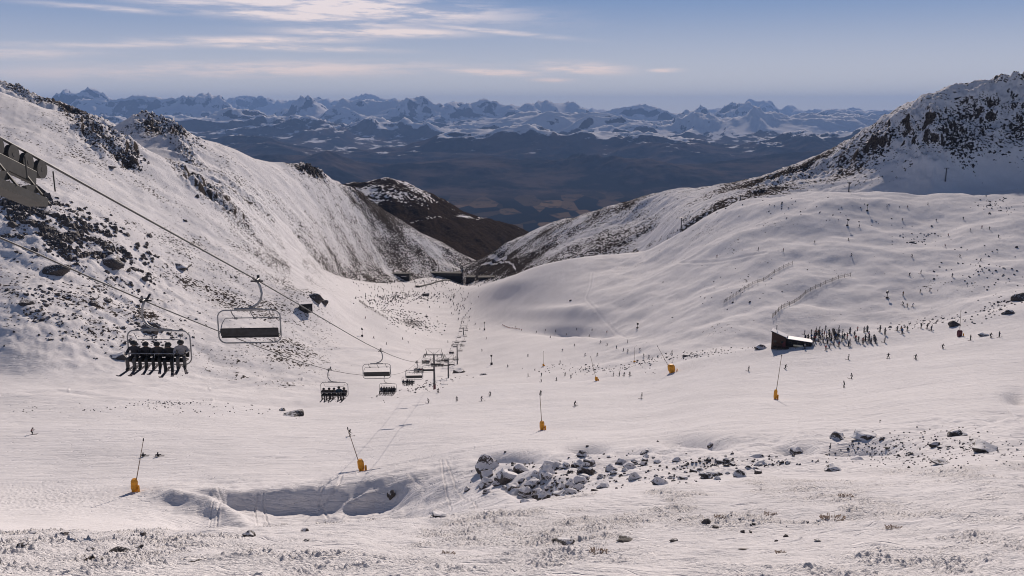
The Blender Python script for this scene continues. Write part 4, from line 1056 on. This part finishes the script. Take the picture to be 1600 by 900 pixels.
# the small dark hut on the left knoll
p = locate(478, 487, dmin=200)
t = empty('hut', p, R(18)); k = p.y / F
W = 20 * k; H = 14 * k
MB().box((0, 0, H * .45), (W, W * .7, H), bevel=.05).build('wall', M['dark_cladding'], t)
MB().box((0, 0, H * .97), (W + .7, W * .7 + .7, .2)).build('roof', M['dark_cladding'], t)
MB().box((0, 0, H * .97 + .22), (W + .4, W * .7 + .4, .24), bevel=.09).build('roof_snow', M['roof_snow'], t)
w_ = MB().box((-W * .2, -W * .35 - .04, H * .55), (W * .3, .08, H * .3)).build('window', M['weathered_wood'], t)
MB().box((-W * .2, -W * .35 - .1, H * .55), (W * .24, .04, H * .22)).build('pane', M['window_glass'], w_)
MB().box((W * .25, -W * .35 - .05, H * .3), (W * .2, .09, H * .55)).build('door', M['dark_steel'], t)
tag(t, 'small dark hut on the rocky knoll left of the lift line', 'hut')

# ------------------------------------------------------------------ the base area
def lodge(px0, px1, py, hpx, dep, label, nwin, rz=0, cat='building', name='lodge', lit=False):
    c = locate((px0 + px1) / 2, py, dmin=500)
    if c is None: c = place((px0 + px1) / 2, py, 1480)
    cand = [q for q in (locate(px0, py, dmin=700), c, locate(px1, py, dmin=700)) if q is not None and 1000 < q.y < 1800]
    Dn = sorted(q.y for q in cand)[len(cand) // 2] if cand else c.y
    c = place((px0 + px1) / 2, py, Dn); m = c.y / F; W = (px1 - px0) * m; H = hpx * m
    t = empty(name, c, R(rz))
    MB().box((0, dep / 2, H / 2 - 7), (W, dep, H + 14), bevel=.1).build('wall', M['dark_cladding'], t)
    MB().prism([(-.9, H + .003), (dep + .9, H + .003), (dep + .9, H + .4), (dep / 2, H + 1.4), (-.9, H + .4)], -W/2 - .8, W/2 + .8, axis='x').build('roof', M['dark_cladding'], t)
    for k in range(nwin):
        x = -W/2 + W * (k + .5) / nwin
        f = MB().box((x, -.06, H * .5), (W / nwin * .72, .1, H * .4)).build('window', M['weathered_wood'], t)
        MB().box((x, -.13, H * .5), (W / nwin * .6, .06, H * .3)).build('pane', M['window_glass'], f)
    if lit: MB().box((W * .22, -.3, H * .2), (W * .25, .15, H * .16)).build('banner', M['roof_snow'], t)
    tag(t, label, cat)
    return t
lodge(608, 640, 433, 4.8, 12, 'small dark base building left of the long one, with a pale panel', 6, -2, lit=True)
lodge(651, 721, 432, 5.2, 14, 'long low dark base building across the valley mouth', 18, -4)
lodge(728, 742, 442, 9, 12, 'dark bottom station where the chairlift ropes end', 3, 0, 'lift station', 'lift_station')
lodge(748, 766, 437, 3.5, 12, 'dark shed right of the bottom station', 4, 3, name='shed')
lodge(768, 800, 436, 3, 10, 'farthest right dark low shed by the access road', 6, 5, name='shed')
for k, (px, py, L) in enumerate([(776, 404, 34), (786, 412, 44)]):
    pass

# covered conveyor on the beginner slope
a = locate(652, 449, dmin=500); b = locate(703, 439, dmin=500)
mb = MB(); d = b - a; n = 16
pts = [a + d * (i / n) + Vector((0, 0, .6 + ((ground((a + d * i / n).x, (a + d * i / n).y)) - (a + d * i / n).z))) for i in range(n + 1)]
c0 = empty('conveyor', a)
MB().tube([q - a for q in pts], 1.5, 8).build('cover', M['dark_cladding'], c0, True)
MB().box(pts[0] - a, (5, 5, 4), bevel=.3).build('drive_housing', M['dark_cladding'], c0)
tag(c0, 'thin covered conveyor lift climbing slantwise above the beginner slope', 'conveyor')

# ------------------------------------------------------------------ drift fences
def fence(pts, hm, label, npost=12, netting=False):
    path = []
    P = [locate(*q, dmin=200) for q in pts]
    for a, b in zip(P[:-1], P[1:]):
        for i in range(max(2, npost // (len(P) - 1))): path.append(a.lerp(b, i / max(2, npost // (len(P) - 1))))
    path.append(P[-1])
    path = [Vector((q.x, q.y, ground(q.x, q.y))) for q in path]
    o0 = path[0]; t = empty('snow_fence', o0); w = M['weathered_wood']
    for q in path: MB().bar(q - o0 - Vector((0, 0, .3)), q - o0 + Vector((0, 0, hm + .3)), .08, n=6).build('post', w, t)
    for a, b in zip(path[:-1], path[1:]):
        mb = MB(); e = b - a; L = e.length
        for z in (.35, .75): mb.bar(a - o0 + Vector((0, 0, hm * z)), b - o0 + Vector((0, 0, hm * z)), .05, n=4)
        n = int(L / .8)
        for k in range(n):
            q = a + e * ((k + .5) / n) - o0; mb.bar(q + Vector((0, 0, .15)), q + Vector((random.uniform(-.08, .08), 0, hm * random.uniform(.85, 1.05))), .045, n=4)
        mb.build('netting' if netting else 'slat_panel', M['red_netting'] if netting else w, t)
    tag(t, label, 'fence', 'drift fences')
fence([(1131,474),(1150,462),(1175,446),(1210,427),(1238,414)], 2.2, 'upper slatted drift fence running up the right-hand slope', 16)
fence([(1207,497),(1225,481),(1258,460),(1290,444),(1329,432)], 2.2, 'lower curved drift fence just above the hut crowd', 18)
fence([(561,472),(575,482),(606,500)], 2.4, 'short drift fence on the left above the middle valley run', 10)
fence([(785,508),(796,513),(812,515)], .9, 'low red safety netting at the bottom of the shaded bank', 6, True)

def pole(px, py, hpx, label, D=None):
    p = locate(px, py, dmin=300)
    if p is None: return
    m = p.y / F; t = empty('lift_pylon', p)
    MB().bar((0, 0, -1), (0, 0, hpx * m), .62, .42, 10).build('mast', M['tower_steel'], t)
    MB().box((0, 0, hpx * m), (4.5, .5, .5)).build('crossarm', M['tower_steel'], t)
    tag(t, label, 'lift tower')
pole(1477, 283, 20, 'lone dark pylon on the shaded mountain foot, far right')
pole(1326, 300, 15, 'dark pylon at the crest below the shaded mountain')
pole(1157, 313, 8, 'small pylon on the shaded slope left of the rounded crest')
pole(1064, 362, 22, 'thin pylon on the speckled slope beside the steep track')

# ------------------------------------------------------------------ rocks
def rock_mesh(seed, flat=1.0, sub=2, npts=15):
    rd = random.Random(seed); bm = bmesh.new()
    for i in range(npts):
        v = Vector((rd.gauss(0, 1), rd.gauss(0, 1), rd.gauss(0, 1))).normalized() * rd.uniform(.8, 1.05)
        bm.verts.new((v.x * .5, v.y * .5, v.z * .5 * flat))
    r = bmesh.ops.convex_hull(bm, input=bm.verts)
    loose = [v for v in bm.verts if not v.link_faces]; bmesh.ops.delete(bm, geom=loose, context='VERTS')
    bmesh.ops.bevel(bm, geom=list(bm.edges), offset=.025, segments=1, affect='EDGES')
    bmesh.ops.triangulate(bm, faces=bm.faces)
    if sub: bmesh.ops.subdivide_edges(bm, edges=bm.edges, cuts=sub, use_grid_fill=True)
    if sub:
        for _ in range(2): bmesh.ops.smooth_vert(bm, verts=bm.verts, factor=.5, use_axis_x=True, use_axis_y=True, use_axis_z=True)
    for v in bm.verts:
        c = v.co; k = 1 + .14 * math.sin(7 * c.x + seed) * math.sin(8 * c.y + 2 * seed) + .05 * math.sin(19 * c.z + seed) + rd.uniform(-.018, .018)
        v.co = c * k
    me = bpy.data.meshes.new('boulder'); bm.to_mesh(me); bm.free(); me.materials.append(M['rock']); return me
RM = [rock_mesh(s, f, 2, n) for s, f, n in ((1,.8,26),(2,.8,22),(3,.7,30),(4,.75,20),(5,.8,34),(6,.6,24),(7,.85,28),(8,.8,22))]
RS = [rock_mesh(20 + s, .85, 0, 12) for s in range(6)]
def boulder(px, py, wpx, hpx, label, group=None, cap=.55, k=None, small=False, dmin=3, yaw=None, cat='rock', name='boulder'):
    p = locate(px, py, dmin=dmin)
    if p is None: return None
    m = p.y / F
    me = (RS if small else RM)[(k if k is not None else random.randrange(100)) % (6 if small else 8)]
    o = bpy.data.objects.new(name, me); C.objects.link(o)
    W = wpx * m; H = hpx * m
    o.location = p + Vector((0, W * .15, H * .0)); o.scale = (W, W * random.uniform(.7, 1.0), H * 1.35)
    o.rotation_euler = (random.uniform(-.15, .15), random.uniform(-.2, .2), yaw if yaw is not None else random.uniform(-.5, .5) + random.choice([0, math.pi]))
    o['snowcap'] = cap
    tag(o, label, cat, group)
    return o
NAMED = [ # px, py (foot), width, height, snow, label
 (1311,686,32,26,.75,'left one of the two big boulders under the piste, snow-streaked and pointed'),
 (1356,684,52,20,.7,'right one of the two big boulders under the piste, long with a flat snowy top'),
 (1497,681,38,15,.25,'dark wide boulder on the right snowfield, uphill of the others'),
 (1544,706,58,20,.35,'broad dark boulder with snow patches near the right edge'),
 (1474,725,44,9,.2,'low flat dark rock in the right snowfield'),
 (1464,697,24,13,.4,'small dark boulder left of the wide one on the right snowfield'),
 (1304,736,36,19,.55,'snow-topped boulder with dark lower face below the big pair'),
 (1340,719,24,8,.6,'low snowy rock just right of the snow-topped boulder'),
 (1159,745,34,23,.7,'pointed boulder like a little peak with snow streaks, at the gully end'),
 (1186,740,18,14,.5,'small boulder leaning beside the pointed one'),
 (1105,748,24,15,.35,'dark angular boulder left of the pointed one'),
 (1128,722,26,10,.5,'long snow-covered boulder above the pointed one'),
 (1247,707,26,17,.8,'rounded boulder almost buried in blue shade below the piste'),
 (1185,716,34,11,.5,'long rock with a dark end in the upper boulder field'),
 (1111,698,13,15,.8,'round snow-capped boulder in the scoop under the piste'),
 (458,650,40,19,.12,'lone dark boulder with snowy top left of the lift line, behind the piste'),
 (440,642,14,9,.3,'small rock uphill of the lone boulder behind the piste'),
 (716,583,30,11,.25,'dark flat rock pile behind the second lift tower'),
 (755,586,14,4,.2,'low rock right of the dark rock pile'),
 (760,748,28,30,.85,'tall snow-wrapped boulder at the left end of the gully'),
 (612,776,18,22,.5,'lone snowy boulder in the shaded bank left of the gully'),
 (877,849,44,12,.08,'dark jagged rock in the foreground, left of the flat one'),
 (979,846,42,9,.05,'dark flat rock in the foreground snow'),
 (1053,846,18,10,.1,'small dark rock right of the flat foreground rock'),
 (1105,818,20,12,.1,'dark rounded rock in the right foreground'),
 (1119,825,16,7,.1,'small rock touching the dark rounded foreground rock'),
 (929,771,17,12,.1,'dark boulder at the foot of the boulder-filled gully'),
 (685,806,32,7,.3,'low dark rock on the foreground crest, middle'),
 (388,838,26,15,.35,'dark snow-patched boulder on the foreground crest, left of the middle'),
 (476,830,16,9,.3,'small boulder on the foreground crest right of the snow-patched one'),
 (223,835,17,8,.2,'small dark rock on the left foreground crest'),
 (48,834,20,8,.3,'small rock near the left edge of the foreground'),
 (99,835,18,6,.2,'flat dark rock second from the left edge in the foreground'),
 (140,860,22,7,.1,'dark slab in the left foreground, left of its longer neighbour'),
 (184,862,36,9,.1,'longer dark slab in the left foreground'),
 (215,856,22,6,.2,'flat rock touching the end of the longer dark slab'),
 (34,852,22,4,.1,'thin dark rock at the far left foreground'),
 (80,425,52,24,.1,'big brown boulder in the left scree, above the rope'),
 (172,412,48,26,.3,'snowy dark outcrop at the lower end of the left scree'),
 (194,400,22,16,.1,'black crag on top of the snowy outcrop in the scree'),
 (281,418,42,14,.35,'low dark boulder pair alone right of the scree'),
 (38,476,40,14,.05,'broad dark boulder at the left edge under the rope'),
 (232,516,40,20,.2,'dark boulder behind the nearest occupied chair'),
 (183,560,34,16,.4,'dark boulder hidden behind the riders of the nearest occupied chair'),
 (142,476,20,10,.1,'dark rock midway between the brown boulder and the nearest occupied chair'),
 (165,471,18,9,.2,'small dark rock close left of the nearest chair grip'),
 (16,352,22,14,.1,'black rock high in the left scree'),
 (172,262,18,9,.1,'small black rock alone on the upper left slope'),
 (307,308,9,9,.05,'tiny black rock alone above the downhill rope'),
 (288,345,10,6,.3,'small rock at the end of a snow lip above the rope'),
 (490,468,32,16,.15,'dark crag on the knoll behind the small hut'),
 (505,474,18,12,.2,'lower crag right of the small hut'),
 (1600,470,36,24,.25,'dark outcrop cut by the right edge above the piste'),
 (1578,490,28,14,.3,'snow-dusted rock below the outcrop at the right edge'),
 (1540,525,22,9,.6,'pale rounded rock on the crest beside the skiers at right'),
 (1494,509,26,20,.05,'black jagged rock behind the red padded lance'),
 (1190,545,28,14,.7,'snow-covered rock touching the left wall of the hut'),
 (1075,556,22,6,.2,'dark rock at the crest left of the hut'),
 (1427,380,16,5,.2,'dark rock bar high on the rolling slope'),
 (665,462,14,9,.25,'dark outcrop in the middle of the beginner slope'),
 (666,495,7,4,.1,'small rock in the middle of the valley run'),
 (892,470,5,4,.1,'lone dark rock on the shaded mound right of the lift'),
]
for i, (px, py, w, h, cap, lab) in enumerate(NAMED): boulder(px, py, w, h, lab, None, cap, k=i * 3, dmin=(66 if 640 < py < 800 and px > 580 else 3))
def in_blob(cx, cy, rx, ry, deg=0, g=.55):
    a, b = random.gauss(0, g), random.gauss(0, g); c, s = math.cos(R(deg)), math.sin(R(deg))
    a = max(-1.15, min(1.15, a)); b = max(-1.15, min(1.15, b))
    return cx + a * rx * c - b * ry * s, cy + a * rx * s + b * ry * c
LR = ['at the left end', 'left of the middle', 'in the middle', 'right of the middle', 'at the right end']
UD = ['upper', 'middle', 'lower']
def zone(px, py, blobs):
    x0 = min(b[0] - b[2] * .8 for b in blobs); x1 = max(b[0] + b[2] * .8 for b in blobs)
    y0 = min(b[1] - b[3] * .8 for b in blobs); y1 = max(b[1] + b[3] * .8 for b in blobs)
    return LR[max(0, min(4, int(5 * (px - x0) / (x1 - x0))))], UD[max(0, min(2, int(3 * (py - y0) / (y1 - y0))))]
def clump(px, py, dmin, wl=13.0):
    p = locate(px, py, dmin=dmin)
    if p is None: return False
    v = float(gn(np.array([p.x / wl]), np.array([p.y / wl]), 77)[0] + .5 * gn(np.array([p.x / wl * 2.3]), np.array([p.y / wl * 2.3]), 78)[0])
    return random.random() < (1.0 if v > .12 else (.35 if v > -.12 else .04))
def scatter(n, blobs, size, cap, label, group, aspect=.55, small=False, dmin=3):
    for i in range(n):
        px, py = in_blob(*random.choice(blobs))
        while dmin >= 200 and not clump(px, py, dmin): px, py = in_blob(*random.choice(blobs))
        w = random.uniform(*size) * (1 + .7 * (random.random() < .15))
        lr, ud = zone(px, py, blobs); big = 'wide ' if w > size[0] + .6 * (size[1] - size[0]) else ('' if w > size[0] + .3 * (size[1] - size[0]) else 'little ')
        boulder(px, py, w, w * aspect * random.uniform(.8, 1.3), label.replace('@', big).replace('#', ud + ' part, ' + lr), group, random.uniform(*cap), small=small, dmin=dmin)
scatter(62, [(835,750,105,30,3),(880,755,75,28,0),(795,762,55,20,10),(930,735,80,20,-4)], (13,34), (.7,1.0), '@snow-capped boulder in the gully jumble, #', 'boulders filling the gully', .75, dmin=66)
scatter(44, [(1010,728,60,12,-8),(1080,745,60,9,-8),(1180,728,70,12,0),(1000,715,50,10,0)], (7,19), (.35,.9), '@snow-dusted rock in the band right of the gully, #', 'rocks in the band right of the gully', .6, dmin=66)
scatter(34, [(1480,690,100,14,5),(1400,700,50,14,10),(1540,700,50,20,0)], (4,9), (.1,.4), '@dark stone on the right-hand snowfield, #', 'stones on the right-hand snowfield', .5, True)
scatter(60, [(70,350,90,28,18),(130,385,80,20,24),(40,320,50,16,15)], (6,16), (.0,.35), '@dark angular rock of the upper left scree, #', 'rocks of the upper left scree', .6, dmin=200)
scatter(34, [(110,500,100,36,5),(60,470,60,26,10),(220,520,60,24,0)], (6,15), (.1,.4), '@dark rock of the lower scree under the rope, #', 'rocks of the lower left scree', .5, dmin=200)
scatter(20, [(250,850,200,10,0),(1200,830,90,14,0),(1120,815,50,8,0)], (4,11), (.05,.3), '@dark stone poking through the foreground crust, #', 'stones in the foreground crust', .45, True)
# everything smaller: loose stones nobody could count
def loose(name, label, specs):
    V = []; Fc = []
    for n, blobs, size, dmin in specs:
        for i in range(n):
            px, py = in_blob(*random.choice(blobs)); p = locate(px, py, dmin=dmin)
            if p is None or p.y > 4000 or (n > 800 and not clump(px, py, dmin)): continue
            m = p.y / F * random.uniform(*size) * (1.6 if random.random() < .08 else 1); base = len(V); k = random.randint(5, 6)
            a0 = random.random() * 6
            ring = [Vector((math.cos(a0 + 6.283 * j / k) * m * random.uniform(.35, .65), math.sin(a0 + 6.283 * j / k) * m * random.uniform(.3, .6), 0)) for j in range(k)]
            for q in ring: V.append(p + q - Vector((0, 0, m * .15)))
            for q in ring: V.append(p + q * random.uniform(.4, .8) + Vector((0, 0, m * random.uniform(.22, .5))))
            for j in range(k): Fc.append((base + j, base + (j + 1) % k, base + k + (j + 1) % k, base + k + j))
            Fc.append(tuple(base + k + j for j in range(k)))
    me = bpy.data.meshes.new(name); me.from_pydata([tuple(v) for v in V], [], Fc); me.materials.append(M['rock'])
    o = bpy.data.objects.new(name, me); C.objects.link(o); o['kind'] = 'stuff'; o['label'] = label; o['snowcap'] = .15
loose('loose_stones', 'countless small stones and scree showing through the snow', [
  (2800, [(80,350,120,36,18),(140,388,100,26,24),(40,320,60,20,15),(100,370,110,40,18)], (2.5, 9), 200),
  (1000, [(120,500,130,50,5),(60,470,90,36,10),(230,520,80,30,0),(180,450,120,40,15)], (1.5, 5), 200),
  (900, [(950,730,170,30,-4),(1120,735,150,20,-4),(840,752,90,30,5)], (2, 6), 66),
  (420, [(1490,695,120,24,5),(1400,710,90,20,8)], (1.5, 4), 60),
  (160, [(150,640,250,10,0),(260,630,50,4,0),(330,640,120,10,4)], (1.2, 3.2), 100),
  (380, [(660,605,70,8,-15),(920,577,90,7,0),(1010,566,70,6,-12),(1110,552,60,5,-8)], (1.2, 3), 100),
  (520, [(650,505,40,14,10),(620,490,60,12,20),(640,465,60,8,0)], (1.2, 3), 300),
  (260, [(1560,480,60,12,-25),(1440,505,60,6,-8),(1540,430,70,40,0)], (1.5, 4), 200),
  (200, [(1150,450,100,40,0),(1250,330,150,20,0),(1440,370,40,14,0),(1560,320,40,14,0)], (1.2, 3), 300),
  (500, [(155,205,60,20,35),(255,195,60,16,30),(490,265,30,10,20),(200,240,30,12,30)], (1.5, 4), 400),
])

# tussocks poking through the foreground
def tussock(px, py, wpx, label):
    p = locate(px, py); m = p.y / F; W = wpx * m; mb = MB()
    for i in range(70):
        a = random.random() * 6.283; r = W * .45 * math.sqrt(random.random()); b = Vector((r * math.cos(a), r * math.sin(a) * .7, -.02))
        L = W * random.uniform(.08, .24); lean = Vector((math.cos(a), math.sin(a), 0)) * L * random.uniform(.3, .9)
        s = Vector((-math.sin(a), math.cos(a), 0)) * .012
        v = [mb.bm.verts.new(b - s), mb.bm.verts.new(b + s), mb.bm.verts.new(b + lean * .45 + Vector((0, 0, L * .75))), mb.bm.verts.new(b + lean + Vector((0, 0, L * .6)))]
        mb.bm.faces.new((v[0], v[1], v[2])); mb.bm.faces.new((v[1], v[3], v[2]))
    o = mb.build('tussock', M['dry_tussock']); o.location = p; tag(o, label, 'grass tuft', 'dry tussocks in the foreground')
tussock(1300, 812, 44, 'largest dry tussock showing tan blades in the right foreground')
tussock(1204, 804, 24, 'dry tussock left of the largest one')
tussock(1125, 808, 22, 'dry tussock above the small dark rocks')
tussock(1322, 776, 26, 'dry tussock farthest up on the right')
tussock(1396, 826, 30, 'sparse grey tussock right of the largest one')
tussock(935, 862, 34, 'frosted tussock below the flat dark rock')
tussock(700, 866, 26, 'yellowish tussock low in the middle foreground')
tussock(1222, 864, 24, 'pale tussock near the bottom edge on the right')

# ------------------------------------------------------------------ people on the snow
def skier(px, py, label, group=None, kind=None, gear=None, jk=None, face=None, dmin=100, scale=1.0):
    p = locate(px, py, dmin=dmin)
    if p is None: return
    kind = kind or random.choice(['ski', 'turn', 'ski', 'stand', 'board'])
    gear = gear or ('board' if kind == 'board' else 'ski')
    return person(kind, gear, p, face if face is not None else R(random.uniform(90, 270)), label, group, jk, None, scale * random.uniform(.95, 1.05), (0, 0))
SK = [(50,679,'skier in a dark red jacket alone at the far left of the piste','ski','ski',4),
 (224,714,'snowboarder sitting on the piste behind the leftmost lance pole','rest','board',0), (247,714,'snowboarder sitting on the piste just right of the leftmost lance pole','rest','board',1),
 (546,682,'skier passing behind the left-leaning orange-padded lance','turn','ski',0), (670,630,'skier beside the chair shadow, left of the middle','ski','ski',1),
 (685,614,'skier just right of the red-based tower foot','turn','ski',0), (714,627,'skier on the piste, third right of the red-based tower','ski','ski',1),
 (752,627,'skier in mid turn left of the piste centre','turn','ski',0), (766,619,'skier in the middle of the piste, higher than his left neighbour','ski','ski',1),
 (845,618,'skier half hidden by the upright orange-padded lance','stand','ski',3), (898,635,'dark skier on open piste right of the upright lance','ski','ski',0),
 (1003,623,'dark skier on open piste below the wide yellow pad','stand','ski',0),
 (825,589,'skier at the crest, left one of the group by the middle lance','stand','ski',0), (846,588,'skier at the crest directly above another one','stand','ski',1), (846,597,'skier just below the crest group','ski','ski',2),
 (870,595,'small skier between the two thin lances at the crest','turn','ski',1), (883,587,'skier at the crest, left of a close pair','stand','ski',0), (892,591,'larger skier of the close pair at the crest','stand','ski',3),
 (959,588,'first of four skiers strung along the crest right of the small lance','stand','ski',0), (968,588,'second of four skiers strung along the crest','stand','ski',1), (975,588,'third of four skiers strung along the crest','board','board',0), (984,588,'fourth of four skiers strung along the crest','stand','ski',5),
 (1170,580,'skier on the piste left of the hut','stand','ski',0), (1227,577,'skier on the piste right of the tall upright lance','board','board',0),
 (1319,605,'skier lowest on the piste below the crowd','board','board',7), (1331,592,'skier in mid turn just above the lowest one','turn','ski',0),
 (1326,562,'skier close below the crowd','stand','ski',1), (1388,560,'skier below the right end of the crowd','board','board',0), (1431,562,'skier on the open piste right of the crowd','turn','ski',1),
 (1473,545,'skier left of the red padded lance','turn','ski',0), (1516,532,'skier right of the red padded lance','stand','ski',0), (1548,528,'skier on the pale rounded rock side of the crest','turn','ski',3), (1561,527,'last skier at the right edge of the crest','stand','ski',2)]
for px, py, lab, kd, gr, jk in SK: skier(px, py, lab, None, kd, gr, jk)
BOWL = [(825,557),(875,568),(753,549),(860,528),(879,549),(898,541),(921,526),(938,536),(949,540),(914,556),(933,556),(981,535),(974,549),(981,550),(1006,558),(1014,559),(1028,560),(1050,553),(925,517),(901,516),(793,574),(885,524),(948,520),(838,520),(815,517),(1000,548),(963,545),(852,517),(868,519),(805,512)]
for q in BOWL: skier(*q, 'tiny skier in the sunlit bowl, %s, %s part' % zone(q[0], q[1], [(925, 545, 170, 38)]), 'skiers in the sunlit bowl', dmin=330, scale=1.05)
LEFTB = [(584,529),(604,539),(629,531),(638,536),(571,498),(700,535),(712,560),(760,530),(743,507),(750,515)]
for q in LEFTB: skier(*q, 'tiny skier in the valley beside the lift line, %s, %s part' % zone(q[0], q[1], [(668, 530, 110, 34)]), 'skiers beside the lift line', dmin=330, scale=1.1)
UP = [(1425,402),(1411,462),(1438,457),(1453,455),(1421,431),(1439,428),(1411,477),(1418,480),(1426,479),(1488,433),(1477,386),(1386,323),(1418,325),(1343,355),(1463,346),(1516,361),(1534,357),(1505,343),(1482,369),(1546,359),(1326,376),(1273,380),(1185,391),(1120,402),(1410,345),(1450,320),(1500,402),(1532,408),(1330,400),(1560,372),(1224,393)]
for q in UP: skier(*q, 'tiny skier on the rolling right-hand slope, %s, %s part' % zone(q[0], q[1], [(1370, 395, 220, 95)]), 'skiers on the rolling right-hand slope', dmin=380, scale=1.25)
def crowd(n, blobs, label, group, dmin, kinds=('stand',), sc=1.0):
    for i in range(n):
        px, py = in_blob(*random.choice(blobs)); lr, ud = zone(px, py, blobs)
        skier(px, py, label.replace('#', ud + ' rows ' + lr), group, random.choice(kinds), dmin=dmin, scale=sc)
crowd(66, [(1290,521,55,5,0),(1350,523,70,6,0),(1330,533,60,7,0),(1275,532,36,7,0),(1290,527,40,8,0)], 'dark skier in the crowd right of the hut, #', 'crowd right of the hut', 200, sc=1.25)
crowd(16, [(1300,543,26,5,-4),(1360,534,20,4,0),(1262,545,14,5,0)], 'dark skier in the loose line by the hut, #', 'skiers in front of the hut', 200, sc=1.1)
crowd(8, [(1410,517,30,2,-3),(1455,516,10,2,0)], 'skier waiting left of the red padded lance, #', 'skiers waiting on the crest', 200, sc=1.05)
crowd(44, [(690,455,50,12,0),(712,470,22,26,0),(660,447,50,8,0),(620,465,40,8,0)], 'tiny skier on the valley run near the base, #', 'skiers on the crowded valley run', 600, ('stand', 'ski'), 1.3)
def far_crowd():
    V = []; Fc = []
    for i in range(520):
        px, py = in_blob(*random.choice([(650,440,70,4,0),(700,442,50,5,0),(610,450,50,14,0),(690,460,50,18,0),(720,480,18,30,0),(640,463,60,4,0),(605,470,30,8,0),(745,437,22,3,0)]))
        p = locate(px, py, dmin=600)
        if p is None or p.y > 2000: continue
        b = len(V); w = .3; h = 1.7
        for z, k in ((0, .7), (.9, 1.0), (1.45, .9), (h, .35)):
            for sx, sy in ((-1,-1),(1,-1),(1,1),(-1,1)): V.append((p.x + sx * w * k, p.y + sy * w * k * .7, p.z + z))
        for r in range(3):
            for k in range(4): Fc.append((b + r*4 + k, b + r*4 + (k+1) % 4, b + r*4 + 4 + (k+1) % 4, b + r*4 + 4 + k))
        Fc.append((b+12, b+13, b+14, b+15))
    me = bpy.data.meshes.new('far_crowd'); me.from_pydata(V, [], Fc); me.materials.append(JACKETS[0])
    o = bpy.data.objects.new('far_crowd', me); C.objects.link(o); o['kind'] = 'stuff'; o['label'] = 'far crowd of skiers gathered round the base buildings'
far_crowd()

for o in list(protos.values()) + [chair_open, chair_shut]: drop(o)
